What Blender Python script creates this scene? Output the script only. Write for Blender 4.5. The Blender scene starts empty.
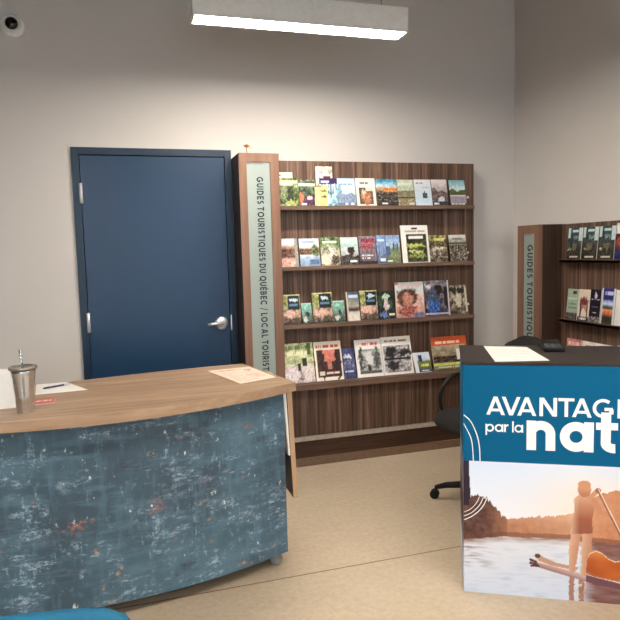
import bpy, math, random
from mathutils import Vector, Matrix, noise
random.seed(7)
S = bpy.context.scene
COL = S.collection
PI = math.pi

# ------------------------------------------------------------------ colour and materials
def lin(c):
    c = c / 255.0
    return c / 12.92 if c <= .04045 else ((c + .055) / 1.055) ** 2.4
def L(c): return (lin(c[0]), lin(c[1]), lin(c[2]), 1.0)

class NT:
    """small helper around a node tree"""
    def __init__(s, name, rough=.5, metal=0, spec=.5):
        s.m = bpy.data.materials.new(name); s.m.use_nodes = True
        s.t = s.m.node_tree; s.p = s.t.nodes['Principled BSDF']
        s.p.inputs['Roughness'].default_value = rough
        s.p.inputs['Metallic'].default_value = metal
        s.p.inputs['Specular IOR Level'].default_value = spec
    def n(s, k, **kw):
        x = s.t.nodes.new(k)
        for a, b in kw.items():
            if a in x.inputs: x.inputs[a].default_value = b
            else: setattr(x, a, b)
        return x
    def l(s, a, b): s.t.links.new(a, b)
    def coord(s, scale=(1, 1, 1), rot=(0, 0, 0)):
        tc = s.n('ShaderNodeTexCoord'); mp = s.n('ShaderNodeMapping')
        mp.inputs['Scale'].default_value = scale; mp.inputs['Rotation'].default_value = rot
        s.l(tc.outputs['Object'], mp.inputs[0]); return mp.outputs[0]
    def noise(s, vec, scale, detail=3, rough=.55):
        x = s.n('ShaderNodeTexNoise'); s.l(vec, x.inputs['Vector'])
        x.inputs['Scale'].default_value = scale; x.inputs['Detail'].default_value = detail
        x.inputs['Roughness'].default_value = rough
        return x.outputs['Fac']
    def ramp(s, fac, stops, interp='LINEAR'):
        r = s.n('ShaderNodeValToRGB'); e = r.color_ramp.elements; r.color_ramp.interpolation = interp
        while len(e) < len(stops): e.new(.5)
        for i, (q, c) in enumerate(stops):
            e[i].position = q; e[i].color = L(c) if len(c) == 3 else c
        s.l(fac, r.inputs[0]); return r.outputs[0]
    def mix(s, fac, a, b, mode='MIX'):
        x = s.n('ShaderNodeMix', data_type='RGBA', blend_type=mode)
        for i, v in ((0, fac), (6, a), (7, b)):
            if hasattr(v, 'is_output'): s.l(v, x.inputs[i])
            elif i: x.inputs[i].default_value = L(v)
            else: x.inputs[i].default_value = v
        return x.outputs[2]
    def math(s, op, a, b=0):
        x = s.n('ShaderNodeMath', operation=op)
        for i, v in enumerate((a, b)):
            if hasattr(v, 'is_output'): s.l(v, x.inputs[i])
            else: x.inputs[i].default_value = v
        return x.outputs[0]
    def bump(s, fac, strength=.2, dist=.01):
        b = s.n('ShaderNodeBump'); b.inputs['Strength'].default_value = strength
        b.inputs['Distance'].default_value = dist
        s.l(fac, b.inputs['Height']); s.l(b.outputs[0], s.p.inputs['Normal'])
    def base(s, c):
        if hasattr(c, 'is_output'): s.l(c, s.p.inputs['Base Color'])
        else: s.p.inputs['Base Color'].default_value = L(c)
        return s.m

def plain(name, c, rough=.5, metal=0, spec=.5, var=.06, scale=40):
    t = NT(name, rough, metal, spec); v = t.coord()
    f = t.noise(v, scale, 2)
    c2 = tuple(max(0, q * (1 - var)) for q in c); c1 = tuple(min(255, q * (1 + var)) for q in c)
    return t.base(t.ramp(f, [(.3, c2), (.7, c1)]))

def wall_mat():
    t = NT('wall_paint', .85, 0, .2); v = t.coord()
    f = t.noise(v, .8, 3); g = t.noise(v, 240, 2)
    t.bump(g, .06, .002)
    return t.base(t.ramp(f, [(.3, (205, 199, 195)), (.7, (210, 205, 201))]))

def floor_mat():
    t = NT('polished_concrete', .42, 0, .35); v = t.coord()
    f = t.noise(v, 1.3, 5, .6); g = t.noise(v, 34, 4, .7)
    c = t.ramp(f, [(.3, (174, 156, 134)), (.55, (186, 169, 147)), (.75, (196, 180, 158))])
    c = t.mix(.22, c, t.ramp(g, [(.35, (170, 150, 124)), (.65, (224, 208, 184))]))
    sx = t.n('ShaderNodeSeparateXYZ'); t.l(v, sx.inputs[0])
    y = t.math('ADD', sx.outputs[1], 30 * 3.2 - 2.662 + 1.6)
    y = t.math('ABSOLUTE', t.math('SUBTRACT', t.math('MODULO', y, 3.2), 1.6))
    y2 = t.math('MULTIPLY', t.noise(v, 9, 3), .0014)
    ln = t.math('LESS_THAN', t.math('ADD', y, y2), .0043)
    return t.base(t.mix(ln, c, (112, 92, 70)))

def laminate(name, tones, sx, sz, rough=.45, streak='z', k=1.0):
    """wood print, streaks running along one object axis"""
    t = NT(name, rough, 0, .35)
    sc = {'z': (sx, sx, sz), 'x': (sz, sx, sx), 'y': (sx, sz, sx)}[streak]
    v = t.coord(sc)
    a = t.noise(v, 1.0, 5, .62); 
    v2 = t.coord(tuple(q * 3.1 for q in sc)); b = t.noise(v2, 1.0, 3, .6)
    f = t.math('ADD', t.math('MULTIPLY', a, .62), t.math('MULTIPLY', b, .38))
    n = len(tones); lo, hi = .36, .64
    c = t.ramp(f, [(lo + (hi - lo) * i / (n - 1), q) for i, q in enumerate(tones)])
    return t.base(c)

def painted_panel():
    """blue-grey abstract laminate with pale knife strokes and a few warm dabs"""
    t = NT('abstract_blue_laminate', .42, 0, .3)
    v = t.coord()
    big = t.noise(v, 2.6, 4, .6)
    c = t.ramp(big, [(.3, (60, 72, 84)), (.45, (66, 88, 102)), (.58, (76, 103, 119)), (.72, (88, 120, 135))])
    m1 = t.noise(t.coord((1, 1, 5)), 5.0, 6, .7)
    m2 = t.noise(t.coord((6, 6, 1)), 4.0, 6, .7)
    c = t.mix(t.ramp(m1, [(.50, (0, 0, 0)), (.64, (170, 170, 170))]), c, (102, 132, 154))
    c = t.mix(t.ramp(m2, [(.52, (0, 0, 0)), (.66, (170, 170, 170))]), c, (94, 128, 150))
    # dry knife strokes, horizontal and vertical, broken up by a fine mask
    fine = t.noise(t.coord((1, 1, 1.6)), 42, 5, .75)
    patch = t.noise(v, 5.5, 3, .6)
    h = t.noise(t.coord((4.5, 4.5, 17)), 1.5, 6, .75)
    w = t.noise(t.coord((18, 18, 5)), 1.5, 6, .75)
    def m(x, lo, hi): return t.ramp(x, [(lo, (0, 0, 0, 1)), (hi, (1, 1, 1, 1))])
    hs = t.mix(1.0, m(h, .52, .61), m(fine, .44, .58), 'MULTIPLY')
    hs = t.mix(1.0, hs, m(patch, .45, .58), 'MULTIPLY')
    ws = t.mix(1.0, m(w, .53, .62), m(fine, .44, .58), 'MULTIPLY')
    patch2 = t.noise(t.coord((1, 1, .8)), 6.3, 3, .6)
    ws = t.mix(1.0, ws, m(patch2, .46, .58), 'MULTIPLY')
    c = t.mix(hs, c, (164, 186, 204))
    c = t.mix(ws, c, (150, 178, 198))
    # dark scuffs
    d = t.noise(t.coord((2.6, 2.6, 5)), 1.7, 5, .7)
    c = t.mix(t.ramp(d, [(.58, (0, 0, 0, 1)), (.70, (.6, .6, .6, 1))]), c, (58, 54, 62))
    # warm dabs
    r1 = t.noise(t.coord((1, 1, 1.3)), 7.5, 3, .6); r2 = t.noise(v, 55, 4, .7)
    o = t.mix(1.0, m(r1, .625, .69), m(r2, .47, .57), 'MULTIPLY')
    hue = t.noise(v, 3.1, 1)
    c = t.mix(o, c, t.ramp(hue, [(.42, (164, 100, 88)), (.5, (186, 124, 116)), (.58, (196, 154, 104))]))
    w2 = t.noise(t.coord((1.5, 1.5, 1)), 17, 3, .6)
    o2 = t.mix(1.0, m(w2, .66, .72), m(r2, .5, .58), 'MULTIPLY')
    c = t.mix(o2, c, (214, 222, 222))
    t.bump(fine, .08, .002)
    return t.base(c)

def print_mat(name, rough=.38, spec=.4):
    t = NT(name, rough, 0, spec)
    a = t.n('ShaderNodeAttribute', attribute_name='ink')
    return t.base(a.outputs['Color'])

def emit(name, c, s):
    t = NT(name, .5); t.base(c)
    t.p.inputs['Emission Color'].default_value = (c[0] / 255, c[1] / 255, c[2] / 255, 1)
    t.p.inputs['Emission Strength'].default_value = s
    return t.m

M = dict(
    wall=wall_mat(), floor=floor_mat(),
    ceiling=plain('ceiling_paint', (84, 80, 76), .9), far_wall=plain('low_bounce_wall_paint', (104, 104, 102), .85),  # unseen ceiling and walls, made dark to cut light bounced onto the upper wall
    door=plain('navy_door_paint', (26, 56, 86), .36, 0, .4, .03, 3),
    door_frame=plain('navy_frame_paint', (18, 44, 66), .42, 0, .4, .03, 3),
    chrome=plain('brushed_metal', (222, 222, 222), .3, .7, .5, .03),
    slat=laminate('zebra_walnut_laminate', [(56, 40, 33), (84, 62, 51), (108, 83, 69), (142, 114, 96)], 34, .7),
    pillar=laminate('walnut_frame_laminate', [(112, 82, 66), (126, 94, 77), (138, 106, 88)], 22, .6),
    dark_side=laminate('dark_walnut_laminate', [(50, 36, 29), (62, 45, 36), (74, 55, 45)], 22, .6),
    shelf=laminate('walnut_shelf_laminate', [(92, 71, 59), (108, 85, 72), (122, 98, 84)], 26, .9, streak='x'),
    shelf_y=laminate('walnut_shelf_laminate_side', [(78, 58, 50), (92, 70, 60), (104, 82, 70)], 26, .9, streak='y'),
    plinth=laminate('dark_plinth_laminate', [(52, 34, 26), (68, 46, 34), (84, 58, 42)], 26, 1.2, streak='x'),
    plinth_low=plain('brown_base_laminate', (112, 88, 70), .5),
    strip=plain('pale_metal_trim', (186, 176, 164), .45, .2),
    oak=laminate('oak_worktop_laminate', [(122, 97, 76), (142, 115, 91), (158, 131, 106), (174, 148, 122)], 26, 1.5, .4, streak='x'),
    oak_edge=laminate('oak_edge_band', [(150, 122, 97), (163, 135, 110), (176, 149, 123)], 20, 1.5, .5, streak='x'),
    flap=laminate('oak_flap_laminate', [(168, 136, 104), (184, 152, 120)], 16, 1.0),
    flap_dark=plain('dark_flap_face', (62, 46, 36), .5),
    paint=painted_panel(),
    white=plain('white_powder_coat', (232, 230, 226), .5, 0, .4, .02),
    paper=plain('white_paper', (240, 238, 234), .7, 0, .2, .015),
    cream_paper=plain('cream_paper', (236, 222, 204), .7, 0, .2, .03),
    frost=plain('frosted_glass_green', (146, 157, 152), .3, 0, .5, .02, 3),
    ink=plain('dark_lettering', (40, 56, 58), .5, 0, .3, .02),
    white_ink=plain('white_lettering', (244, 246, 246), .5, 0, .3, .01),
    red_ink=plain('red_lettering', (206, 72, 52), .5),
    black=plain('black_plastic', (17, 17, 18), .5, 0, .25, .05),
    chair=plain('black_chair_fabric', (32, 29, 28), .85, 0, .3, .12, 160),
    top=plain('charcoal_table_top', (47, 40, 37), .5, 0, .25, .05, 30),
    steel=plain('brushed_steel', (206, 212, 220), .22, 1, .5, .04, 90),
    hinge=plain('satin_hinge', (206, 208, 210), .4, .3, .5, .02),
    steel_clear=plain('smoky_lid', (150, 140, 130), .2, .6, .5, .03),
    print=print_mat('printed_cover'), banner=print_mat('banner_print', .55, .12),
    diffuser=emit('lamp_diffuser', (255, 234, 206), 94.0),
    pen=plain('navy_pen', (36, 40, 92), .35), clip=plain('pale_pen_clip', (200, 200, 210), .3),
    blue=plain('blue_upholstery', (12, 90, 124), .7, 0, .35, .05, 120),
    grey_plastic=plain('grey_castor', (130, 130, 130), .5),
    orange=plain('orange_petals', (190, 110, 48), .6), stem=plain('brown_stem', (150, 96, 60), .6),
    leaf=plain('pale_leaf', (196, 186, 120), .6),
    base_trim=plain('baseboard_grey', (120, 112, 104), .6),
    alu=plain('window_frame_metal', (150, 150, 150), .4, .6),
)
def glass_mat():
    t = NT('window_glass', .0, 0, .5); t.p.inputs['Transmission Weight'].default_value = 1
    t.p.inputs['IOR'].default_value = 1.1; t.base((250, 252, 252)); return t.m
M['glass'] = glass_mat()

# ------------------------------------------------------------------ mesh builder
class MB:
    def __init__(s): s.v = []; s.f = []; s.c = []; s.mi = []; s.sm = []
    def add(s, vs, fs, mi=0, col=None, smooth=False):
        o = len(s.v); s.v += [tuple(q) for q in vs]
        for f in fs:
            s.f.append(tuple(o + i for i in f)); s.mi.append(mi); s.sm.append(smooth)
            s.c.append([col] * len(f))
        return s
    def box(s, x0, y0, z0, x1, y1, z1, mi=0, col=None):
        v = [(x, y, z) for z in (z0, z1) for y in (y0, y1) for x in (x0, x1)]
        return s.add(v, [(0, 2, 3, 1), (4, 5, 7, 6), (0, 1, 5, 4), (2, 6, 7, 3), (0, 4, 6, 2), (1, 3, 7, 5)], mi, col)
    def prism(s, pts, z0, z1, mi=0, side_mi=None):
        n = len(pts); v = [(x, y, z0) for x, y in pts] + [(x, y, z1) for x, y in pts]
        s.add(v, [tuple(range(n))[::-1], tuple(range(n, 2 * n))], mi)
        s.add(v, [(i, (i + 1) % n, n + (i + 1) % n, n + i) for i in range(n)], mi if side_mi is None else side_mi)
        return s
    def lathe(s, prof, c=(0, 0, 0), ax='z', seg=28, mi=0, caps=True):
        vs = []; fs = []
        for r, h in prof:
            for k in range(seg):
                a = 2 * PI * k / seg; p = (r * math.cos(a), r * math.sin(a), h)
                if ax == 'y': p = (p[0], p[2], p[1])
                if ax == 'x': p = (p[2], p[0], p[1])
                vs.append((p[0] + c[0], p[1] + c[1], p[2] + c[2]))
        for i in range(len(prof) - 1):
            for k in range(seg):
                a, b = i * seg + k, i * seg + (k + 1) % seg
                fs.append((a, b, b + seg, a + seg))
        if caps:
            fs.append(tuple(range(seg))[::-1]); fs.append(tuple((len(prof) - 1) * seg + k for k in range(seg)))
        return s.add(vs, fs, mi, None, True)
    def tube(s, pts, r, seg=10, mi=0):
        pts = [Vector(p) for p in pts]; vs = []; fs = []
        rs = r if isinstance(r, (list, tuple)) else [r] * len(pts)
        up = None
        for i, p in enumerate(pts):
            d = (pts[min(i + 1, len(pts) - 1)] - pts[max(i - 1, 0)]).normalized()
            if up is None:
                up = Vector((0, 0, 1)) if abs(d.z) < .9 else Vector((1, 0, 0))
            a = d.cross(up).normalized(); up = a.cross(d).normalized()
            for k in range(seg):
                t = 2 * PI * k / seg; vs.append(p + (a * math.cos(t) + up * math.sin(t)) * rs[i])
        for i in range(len(pts) - 1):
            for k in range(seg):
                a, b = i * seg + k, i * seg + (k + 1) % seg; fs.append((a, b, b + seg, a + seg))
        fs.append(tuple(range(seg))[::-1]); fs.append(tuple((len(pts) - 1) * seg + k for k in range(seg)))
        return s.add(vs, fs, mi, None, True)
    def grid(s, fn, nu, nv, paint, mi=0):
        """fn(u,v)->xyz, paint(u,v)->sRGB; colour is kept per corner"""
        o = len(s.v); cs = []
        for j in range(nv + 1):
            for i in range(nu + 1):
                u, v = i / nu, j / nv; s.v.append(tuple(fn(u, v))); q = paint(u, v)
                cs.append(L(tuple(max(0, min(255, t)) for t in q)))
        for j in range(nv):
            for i in range(nu):
                a = j * (nu + 1) + i; f = (a, a + 1, a + nu + 2, a + nu + 1)
                s.f.append(tuple(o + k for k in f)); s.c.append([cs[k] for k in f]); s.mi.append(mi); s.sm.append(False)
        return s
    def build(s, name, mats, parent=None, bevel=0, loc=None):
        me = bpy.data.meshes.new(name); me.from_pydata(s.v, [], s.f)
        for m in (mats if isinstance(mats, (list, tuple)) else [mats]): me.materials.append(m)
        for p, mi, sm in zip(me.polygons, s.mi, s.sm): p.material_index = mi; p.use_smooth = sm
        if any(c and c[0] is not None for c in s.c):
            at = me.color_attributes.new('ink', 'FLOAT_COLOR', 'CORNER'); k = 0
            buf = []
            for c in s.c:
                for q in c: buf += list(q if q else (.8, .8, .8, 1))
            at.data.foreach_set('color', buf)
        me.validate(); me.update()
        o = bpy.data.objects.new(name, me); COL.objects.link(o)
        if loc: o.location = loc
        if parent: o.parent = parent
        if bevel:
            b = o.modifiers.new('bevel', 'BEVEL'); b.width = bevel; b.segments = 3; b.limit_method = 'ANGLE'
            b.angle_limit = math.radians(40)
        return o

def tag(o, label, cat, group=None):
    o['label'] = label; o['category'] = cat
    if group: o['group'] = group
    return o
def thing(name, label, cat, loc=(0, 0, 0), rz=0, group=None):
    o = bpy.data.objects.new(name, None); COL.objects.link(o); o.empty_display_size = .1
    o.location = loc; o.rotation_euler = (0, 0, rz)
    return tag(o, label, cat, group)
def struct(o): o['kind'] = 'structure'; return o
def lab(o, t): o['label'] = t; return o

# ------------------------------------------------------------------ lettering (drawn stroke by stroke)
def ribbon(pts, w):
    """flat ribbon along 2-D points"""
    n = len(pts); lf = []; rt = []
    for i in range(n):
        a = Vector(pts[max(i - 1, 0)]); b = Vector(pts[min(i + 1, n - 1)])
        d = (b - a).normalized(); nn = Vector((-d.y, d.x)) * w / 2; p = Vector(pts[i])
        lf.append(tuple(p + nn)); rt.append(tuple(p - nn))
    return [(rt[i], rt[i + 1], lf[i + 1], lf[i]) for i in range(n - 1)]
def arc(cx, cy, rx, ry, a0, a1, w, n=22):
    return ribbon([(cx + rx * math.cos(math.radians(a0 + (a1 - a0) * i / n)), cy + ry * math.sin(math.radians(a0 + (a1 - a0) * i / n))) for i in range(n + 1)], w)
def seg(x0, y0, x1, y1, w): return ribbon([(x0, y0), (x1, y1)], w)
def par(x0, y0, x1, y1, w): return [((x0 - w / 2, y0), (x0 + w / 2, y0), (x1 + w / 2, y1), (x1 - w / 2, y1))]
def glyph(ch, w):
    h = w / 2; P = []
    if ch == 'A':
        P = par(h * 1.1, 0, .46, 1, w * 1.08) + par(.92 - h * 1.1, 0, .46, 1, w * 1.08) + seg(.2, .27, .72, .27, w * .9); a = .92
    elif ch == 'V': P = par(h * 1.1, 1, .45, 0, w * 1.08) + par(.9 - h * 1.1, 1, .45, 0, w * 1.08); a = .9
    elif ch == 'N': P = seg(h, 0, h, 1, w) + seg(.8 - h, 0, .8 - h, 1, w) + par(h * 1.2, 1, .8 - h * 1.2, 0, w * 1.25); a = .8
    elif ch == 'T': P = seg(0, 1 - h, .74, 1 - h, w) + seg(.37, 0, .37, 1 - h, w); a = .74
    elif ch in 'EÉ':
        P = seg(h, 0, h, 1, w) + seg(h, 1 - h, .62, 1 - h, w) + seg(h, h, .62, h, w) + seg(h, .51, .56, .51, w); a = .62
        if ch == 'É': P += par(.30, 1.08, .42, 1.26, w * 1.0)
    elif ch == 'G': P = arc(.5, .5, .5 - h, .5 - h, 48, 340, w) + seg(.56, .46, 1 - h * .6, .46, w) + seg(1 - h * 1.1, .2, 1 - h * 1.1, .46, w); a = 1.0
    elif ch == 'C': P = arc(.5, .5, .5 - h, .5 - h, 48, 312, w); a = .92
    elif ch == 'O': P = arc(.5, .5, .5 - h, .5 - h, 0, 360, w, 32); a = 1.0
    elif ch == 'Q': P = arc(.5, .5, .5 - h, .5 - h, 0, 360, w, 32) + seg(.58, .26, .92, -.06, w); a = 1.0
    elif ch == 'U': P = seg(h, .36, h, 1, w) + seg(.76 - h, .36, .76 - h, 1, w) + arc(.38, .37, .38 - h, .37 - h, 180, 360, w); a = .76
    elif ch == 'I': P = seg(h, 0, h, 1, w); a = w
    elif ch == 'L': P = seg(h, 0, h, 1, w) + seg(h, h, .56, h, w); a = .56
    elif ch == 'D': P = seg(h, 0, h, 1, w) + seg(h, 1 - h, .38, 1 - h, w) + seg(h, h, .38, h, w) + arc(.36, .5, .46 - h, .5 - h, -90, 90, w); a = .82
    elif ch == 'R': P = seg(h, 0, h, 1, w) + seg(h, 1 - h, .4, 1 - h, w) + seg(h, .4, .4, .4, w) + arc(.39, .7 - h / 2, .3 - h, .3 - h / 2, -90, 90, w) + par(.66 - h, 0, .42, .42, w * 1.1); a = .7
    elif ch == 'B': P = seg(h, 0, h, 1, w) + seg(h, 1 - h, .38, 1 - h, w) + seg(h, .52, .4, .52, w) + seg(h, h, .4, h, w) + arc(.38, .76 - h / 2, .26 - h, .24 - h / 2, -90, 90, w) + arc(.4, .26 + h / 2, .3 - h, .26 - h / 2, -90, 90, w); a = .7
    elif ch == 'S': P = arc(.33, .74 - h * .3, .31 - h, .26 - h * .7, 30, 270, w) + arc(.33, .26 + h * .3, .31 - h, .26 - h * .7, -150, 90, w); a = .64
    elif ch == '/': P = par(.05, -.1, .42, 1.1, w * .7); a = .46
    # lower case, x-height 1
    elif ch == 'n': P = seg(h, 0, h, 1, w) + arc(.45, .55, .45 - h, .45 - h, 0, 150, w) + seg(.9 - h, 0, .9 - h, .56, w); a = .9
    elif ch == 'u': P = seg(.9 - h, 0, .9 - h, 1, w) + arc(.45, .45, .45 - h, .45 - h, 180, 330, w) + seg(h, .44, h, 1, w); a = .9
    elif ch == 'a': P = arc(.5, .5, .5 - h, .5 - h, 0, 360, w, 32) + seg(1.04 - h, 0, 1.04 - h, 1, w); a = 1.04
    elif ch == 'p': P = arc(.54, .5, .5 - h, .5 - h, 0, 360, w, 32) + seg(h, -.45, h, 1, w); a = 1.04
    elif ch == 'e': P = arc(.5, .5, .5 - h, .5 - h, 0, 322, w, 30) + seg(h, .48, 1 - h * .6, .48, w * .85); a = 1.0
    elif ch == 't': P = seg(.3, .3, .3, 1.34, w) + seg(0, 1 - h * .8, .66, 1 - h * .8, w * .8) + arc(.3 + .3 - h * .2, .32, .3 - h * .2, .32 - h, 180, 275, w); a = .66
    elif ch == 'r': P = seg(h, 0, h, 1, w) + arc(.5, .5, .5 - h, .5 - h, 88, 150, w); a = .52
    elif ch == 'l': P = seg(h, 0, h, 1.42, w); a = w
    else: a = .34
    return P, a
def text_polys(txt, size, w, gap=.12, lengths=None, gaps=None, fit=None, space=.34):
    out = []; x = 0
    for i, ch in enumerate(txt):
        if ch == ' ': x += space; continue
        P, a = glyph(ch, w)
        out += [tuple((px + x, py) for px, py in q) for q in P]; x += a + gap
    tot = x - gap; sx = fit / (tot * size) if fit else 1
    return [tuple((px * size * sx, py * size) for px, py in q) for q in out]
def text_mesh(polys, fn):
    b = MB()
    for i, q in enumerate(polys):          # hair-thin steps keep crossing strokes from sharing one plane
        w3 = [Vector(fn(x, y)) for x, y in q]; k = (i % 61) * .000012
        b.add([p + Vector((0, -k, 0)) for p in w3], [tuple(range(len(q)))])
    return b

# ------------------------------------------------------------------ room shell
XL, XR, YF, YB, ZC = -3.2, 2.94, -3.6, 4.2, 3.9
T = .12
struct(MB().box(XL - T, YF - T, -.1, XR + T, YB + T, 0).build('floor', M['floor']))
struct(MB().box(XL - T, YF - T, ZC, XR + T, YB + T, ZC + .1).build('ceiling', M['ceiling']))
DX0, DX1, DZ1 = -.268, .736, 2.186                                    # door opening with its frame
b = MB()
b.box(XL - T, YB, 0, DX0, YB + T, ZC).box(DX1, YB, 0, XR + T, YB + T, ZC).box(DX0, YB, DZ1, DX1, YB + T, ZC)
struct(b.build('wall_back', M['wall']))
struct(MB().box(XR, YF, 0, XR + T, YB, ZC).build('wall_right', M['wall']))
struct(MB().box(XL - T, YF, 0, XL, YB, ZC).build('wall_left', M['far_wall']))
WX0, WX1, WZ0, WZ1 = -2.6, 2.2, .35, 2.75
b = MB()
b.box(XL - T, YF - T, 0, WX0, YF, ZC).box(WX1, YF - T, 0, XR + T, YF, ZC).box(WX0, YF - T, WZ1, WX1, YF, ZC).box(WX0, YF - T, 0, WX1, YF, WZ0)
struct(b.build('wall_front', M['far_wall']))
# shop window behind the camera
b = MB()
for i in range(4):
    x = WX0 + (WX1 - WX0) * i / 3; x0 = x - .03 if 0 < i < 3 else (x if i == 0 else x - .06)
    b.box(x0, YF - .09, WZ0, x0 + .06, YF - .03, WZ1)
b.box(WX0, YF - .09, WZ0, WX1, YF - .03, WZ0 + .06).box(WX0, YF - .09, WZ1 - .06, WX1, YF - .03, WZ1)
w = struct(b.build('window_1', M['alu'])); MB().box(WX0 + .06, YF - .062, WZ0 + .06, WX1 - .06, YF - .058, WZ1 - .06).build('pane', M['glass'], w)
# baseboards
struct(MB().box(DX1 + .02, YB - .012, 0, XR - .02, YB, .1).build('baseboard_back', M['base_trim']))
struct(MB().box(XR - .012, YF, 0, XR, 2.2, .1).build('baseboard_right', M['base_trim']))

# ------------------------------------------------------------------ door_1
LX0, LX1, LZ = -.219, .688, 2.138
door = bpy.data.objects.new('door_1', None); COL.objects.link(door); door.location = (DX0, YB, 0); struct(door)
def dl(b): b.v = [(x - DX0, y - YB, z) for x, y, z in b.v]; return b
b = MB().box(DX0, YB - .016, 0, LX0 - .003, YB + .1, DZ1).box(LX1 + .003, YB - .016, 0, DX1, YB + .1, DZ1).box(LX0 - .003, YB - .016, LZ + .003, LX1 + .003, YB + .1, DZ1)
b.box(LX0 - .003, YB + .04, 0, LX0 + .014, YB + .0995, LZ).box(LX1 - .014, YB + .04, 0, LX1 + .003, YB + .0995, LZ).box(LX0 + .014, YB + .04, LZ - .014, LX1 - .014, YB + .0995, LZ + .003)
dl(b).build('frame', M['door_frame'], door, .002)
dl(MB().box(LX0, YB - .006, .008, LX1, YB + .038, LZ - .001)).build('leaf', M['door'], door, .0015)
for z in (1.90, 1.083, .28):
    b = MB().lathe([(.011, -.062), (.011, .062)], (LX0 - .002, YB - .024, z), seg=14).box(LX0 - .01, YB - .019, z - .058, LX0 + .008, YB - .0165, z + .058)
    dl(b).build('hinge', M['hinge'], door)
hx, hz = .630, 1.03
rose = dl(MB().lathe([(.004, -.026), (.034, -.025), (.043, -.02), (.046, -.0065)], (hx, YB, hz), 'y', 36)).build('handle_rose', M['chrome'], door)
b = MB().tube([(hx, YB - .02, hz), (hx, YB - .045, hz)], .013, 14)
b.tube([(hx + .004, YB - .05, hz + .002), (hx - .03, YB - .052, hz + .004), (hx - .06, YB - .05, hz + .001), (hx - .098, YB - .047, hz - .004)], [.015, .013, .011, .009], 14)
dl(b).build('lever', M['chrome'], rose)
dl(MB().box(LX1 + .004, YB - .0185, .98, LX1 + .012, YB - .0165, 1.085)).build('latch_plate', M['chrome'], door)

# ------------------------------------------------------------------ brochure display on the back wall
PY = 4.07; SY = 3.97; UX0, UX1 = 1.00, 2.507
disp = thing('brochure_display', 'tall walnut brochure display wall with four shelves beside the navy door', 'display shelf', (UX0, YB - .005, 0))
def rel(b, o): 
    c = o.matrix_basis.inverted() if True else None
    b.v = [tuple(c @ Vector(q)) for q in b.v]; return b
bpy.context.view_layer.update()
rel(MB().box(UX0, PY, .182, UX1, YB - .005, 2.108), disp).build('back_panel', M['slat'], disp, .002)
for z0, z1, y0 in ((1.780, 1.80, SY), (1.380, 1.40, SY), (.990, 1.01, SY)):
    rel(MB().box(1.01, y0, z0, 2.443, PY - .001, z1).box(1.01, y0 - .004, z0 - .005, 2.449, y0 - .0002, z1), disp).build('shelf', M['shelf'], disp, .0015)
rel(MB().box(1.01, 3.952, .566, 2.45, PY - .001, .612).box(1.01, 3.93, .572, 2.45, 3.951, .612), disp).build('shelf', M['shelf'], disp, .002)
rel(MB().box(UX0 + .01, PY - .014, .182, UX1 - .01, PY - .001, .215), disp).build('trim_strip', M['strip'], disp, .001)
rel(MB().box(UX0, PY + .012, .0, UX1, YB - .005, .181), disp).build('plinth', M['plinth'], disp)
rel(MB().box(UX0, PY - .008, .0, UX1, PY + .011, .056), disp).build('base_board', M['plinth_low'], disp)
for z in (1.87, 1.86):
    pass
for z in (1.865, 1.462, 1.08):
    for x in (1.0175, 2.452):
        rel(MB().box(x - .007, PY - .012, z - .008, x + .007, PY - .001, z + .008), disp).build('shelf_clip', M['white'], disp)

# sign pillars
def sign_pillar(label, loc, rz, w, d, h, p0, p1, pz0, pz1, txt, cap, tz, tlen, side_mat):
    """local frame: x along the face, -y out of the face, z up; body spans x 0..w, y 0..d"""
    o = thing('sign_pillar', label, 'sign', loc, rz)
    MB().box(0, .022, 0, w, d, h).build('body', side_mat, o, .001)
    f = MB().box(0, 0, 0, p0, .0215, h).box(p1, 0, 0, w, .0215, h).box(p0, 0, pz1, p1, .0215, h).box(p0, 0, 0, p1, .0215, pz0)
    f.build('face_frame', M['pillar'], o)
    pn = MB().box(p0 + .001, .009, pz0 + .001, p1 - .001, .021, pz1 - .001).build('sign_panel', M['frost'], o)
    MB().box(p0 + .004, .004, pz1 - .012, p0 + (p1 - p0) * .68, .0085, pz1 - .003).build('panel_clip', M['grey_plastic'], pn)
    cx = (p0 + p1) / 2 - cap / 2
    polys = text_polys(txt, cap, .21, .2, fit=tlen)
    cx += .008
    # letters read downwards, their tops to the right
    t = text_mesh([tuple(reversed(q)) for q in polys], lambda a, c: (cx + c, .0078, tz - a))
    t.build('lettering', M['ink'], pn)
    return o
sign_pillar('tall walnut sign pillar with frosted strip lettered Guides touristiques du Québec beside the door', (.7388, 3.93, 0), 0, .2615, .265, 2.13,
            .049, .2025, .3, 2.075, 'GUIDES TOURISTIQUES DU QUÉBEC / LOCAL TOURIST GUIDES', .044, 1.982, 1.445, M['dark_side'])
RP = 2.73
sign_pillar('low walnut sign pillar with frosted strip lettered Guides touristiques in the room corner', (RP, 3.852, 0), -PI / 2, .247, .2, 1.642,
            .062, .187, .2, 1.583, 'GUIDES TOURISTIQUES DU QUÉBEC', .060, 1.506, 1.12, M['dark_side'])

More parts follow.
